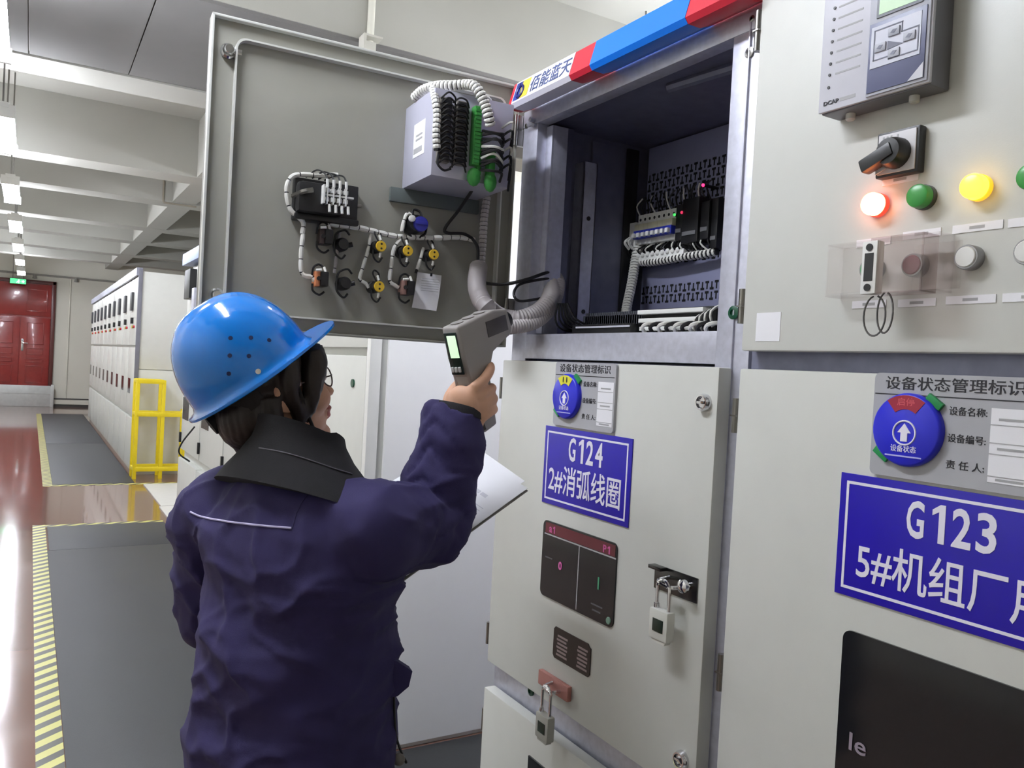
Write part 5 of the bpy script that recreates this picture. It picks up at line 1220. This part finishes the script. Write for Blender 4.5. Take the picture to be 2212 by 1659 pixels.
# glasses, chin strap
m = MB()
for s in (-1, 1): m.tube([Hd(.095+.004*math.cos(a)*0-abs(math.cos(a))*.003, s*.031+.021*math.cos(a), .008+.017*math.sin(a)) for a in np.linspace(0, 2*math.pi, 27)[:-1]], .0014, 6, 0, closed=True); m.wire([Hd(.092, s*.052, .014), Hd(.082, s*.068, .014), Hd(.04, s*.077, .014), Hd(-.006, s*.078, .012)], .0014, 6)
m.wire([Hd(.095, -.010, .012), Hd(.101, 0, .016), Hd(.095, .010, .012)], .0014, 6)
gl = m.build('glasses', mat('glasses_frame', (88, 78, 76), .3, metal=.6), per)
for s in (-1, 1):
    m = MB(); m.add([Hd(.0935, s*.031, .008)]+[Hd(.0935, s*.031+.020*math.cos(a), .008+.016*math.sin(a)) for a in np.linspace(0, 2*math.pi, 25)[:-1]], [(0, 1+k, 1+(k+1) % 24) for k in range(24)]); m.build('lens', CLEAR, gl)
# helmet
NT, NP = 96, 30; A_F, A_B, B_S, HT = .1135, .1135, .1045, .135
def shell(grow=0.):
    rows = []
    for i in range(NP+1):
        t = i/NP; ph = t*math.pi/2; row = []                # t = 0 at the crown
        for k in range(NT):
            a = 2*math.pi*k/NT; ca, sa = math.cos(a), math.sin(a)
            rr = math.sin(ph)**.82; hgt = math.cos(ph)**.92
            f_, s_ = (A_F if ca > 0 else A_B)*ca*rr, B_S*sa*rr; u_ = HT*hgt
            rd = math.exp(-(s_/.021)**4)*(1 if u_ > .03 else u_/.03)
            e = 1+.028*rd*(1 if ca > -.2 or rr < .6 else .6)+.010*math.exp(-((abs(s_)-.043)/.010)**2)*(u_ > .07)
            g = 1+grow/.12
            row.append((f_*g*(1+.0*e), s_*g, u_*e*g-.0))
        rows.append(row)
    return rows
rows = shell()
# rim: a narrow turned lip that widens into the peak at the front
for w_, dz_ in ((.003, -.006), (.008, -.010), (1., -.012), (1., -.016), (.9, -.017)):
    row = []
    for k in range(NT):
        a = 2*math.pi*k/NT; ca, sa = math.cos(a), math.sin(a); pk = max(0., (ca-.35)/.65); pk = pk*pk*(3-2*pk)
        back = max(0., (-ca-.6)/.4); ext = .009+.046*pk+.008*back
        e = ext*w_ if w_ >= .9 else w_
        nx, ny = ca/A_F, sa/B_S; L = math.hypot(nx, ny); nx, ny = nx/L, ny/L
        row.append((A_F*ca+nx*e, B_S*sa+ny*e, dz_+(.004*pk if w_ >= .9 else 0)))
    rows.append(row)
inner = [[(f*.965, s*.965, u-.004 if u > 0 else u) for f, s, u in rows[i]] for i in range(NP, 4, -1)]
m = MB(); allr = rows+[[(A_F*.965*math.cos(2*math.pi*k/NT), B_S*.965*math.sin(2*math.pi*k/NT), -.016) for k in range(NT)]]+inner
m.loft([[Hm(*p) for p in r] for r in allr], 0, True)
hat = m.build('hard_hat', HATM, per)
HB = bvh(hat)
def on_hat(f, u, name, r, mm, bump=.0012):
    o = Hm(f, .3, u); h = HB.ray_cast(Vector(o.tolist()), Vector((-ws).tolist()))
    if h[0]: m = MB(); n_ = V(h[1]); n_ = n_ if n_@ws > 0 else -n_; m.lathe(V(h[0])-n_*.001, n_, [(0, r), (.001+bump, r), (.001+bump, 0)], 14); m.build(name, mm, hat)
for f, u in ((-.010, .071), (.016, .054), (.038, .034), (-.028, .049), (-.005, .032), (-.046, .026)): on_hat(f, u, 'vent_hole', .0036, HATU, .0002)
on_hat(-.008, -.0005+.004, 'rivet', .0045, CHROME)
# harness: strap, side clip and the nape band behind
m = MB(); m.obox(Hd(.012, .0815, .030), (nrm(wf*.3+wu), nrm(wf-wu*.3), hs), (.014, .005, .002), 0, .001); m.obox(Hd(.012, .083, .014), (hf, hu, hs), (.010, .004, .002), 0, .001); m.wire([Hd(.004, .083, .010), Hd(-.004, .083, -.004), Hd(-.002, .081, -.008)], .003, 6)
m.build('strap_clip', mat('clip_pale_pink', (176, 150, 152), .5), hat)
m = MB()
for s in (-1, 1): m.wire([Hd(.012, s*.0815, .05), Hd(.016, s*.083, .01), Hd(.028, s*.074, -.045), Hd(.048, s*.050, -.096), Hd(.066, s*.02, -.116), Hd(.068, 0, -.117)], .0032, 6, 0, 5)
m.build('chin_strap', mat('strap_black', (22, 20, 22), .7), hat)
m = MB(); P = [Hm(-.090*math.cos(a), .088*math.sin(a), -.028-.012*math.cos(a)) for a in np.linspace(-1.3, 1.3, 15)]
for i in range(len(P)-1):
    a, b = P[i], P[i+1]; m.obox((a+b)/2, (nrm(b-a), wu, np.cross(nrm(b-a), wu)), (np.linalg.norm(b-a)/2+.002, .013, .002), 0, .001)
m.lathe(Hm(-.092, 0, -.040), -wf, [(0, .018), (.016, .017), (.018, 0)], 18); m.build('nape_band', mat('strap_black', (0, 0, 0)), hat)
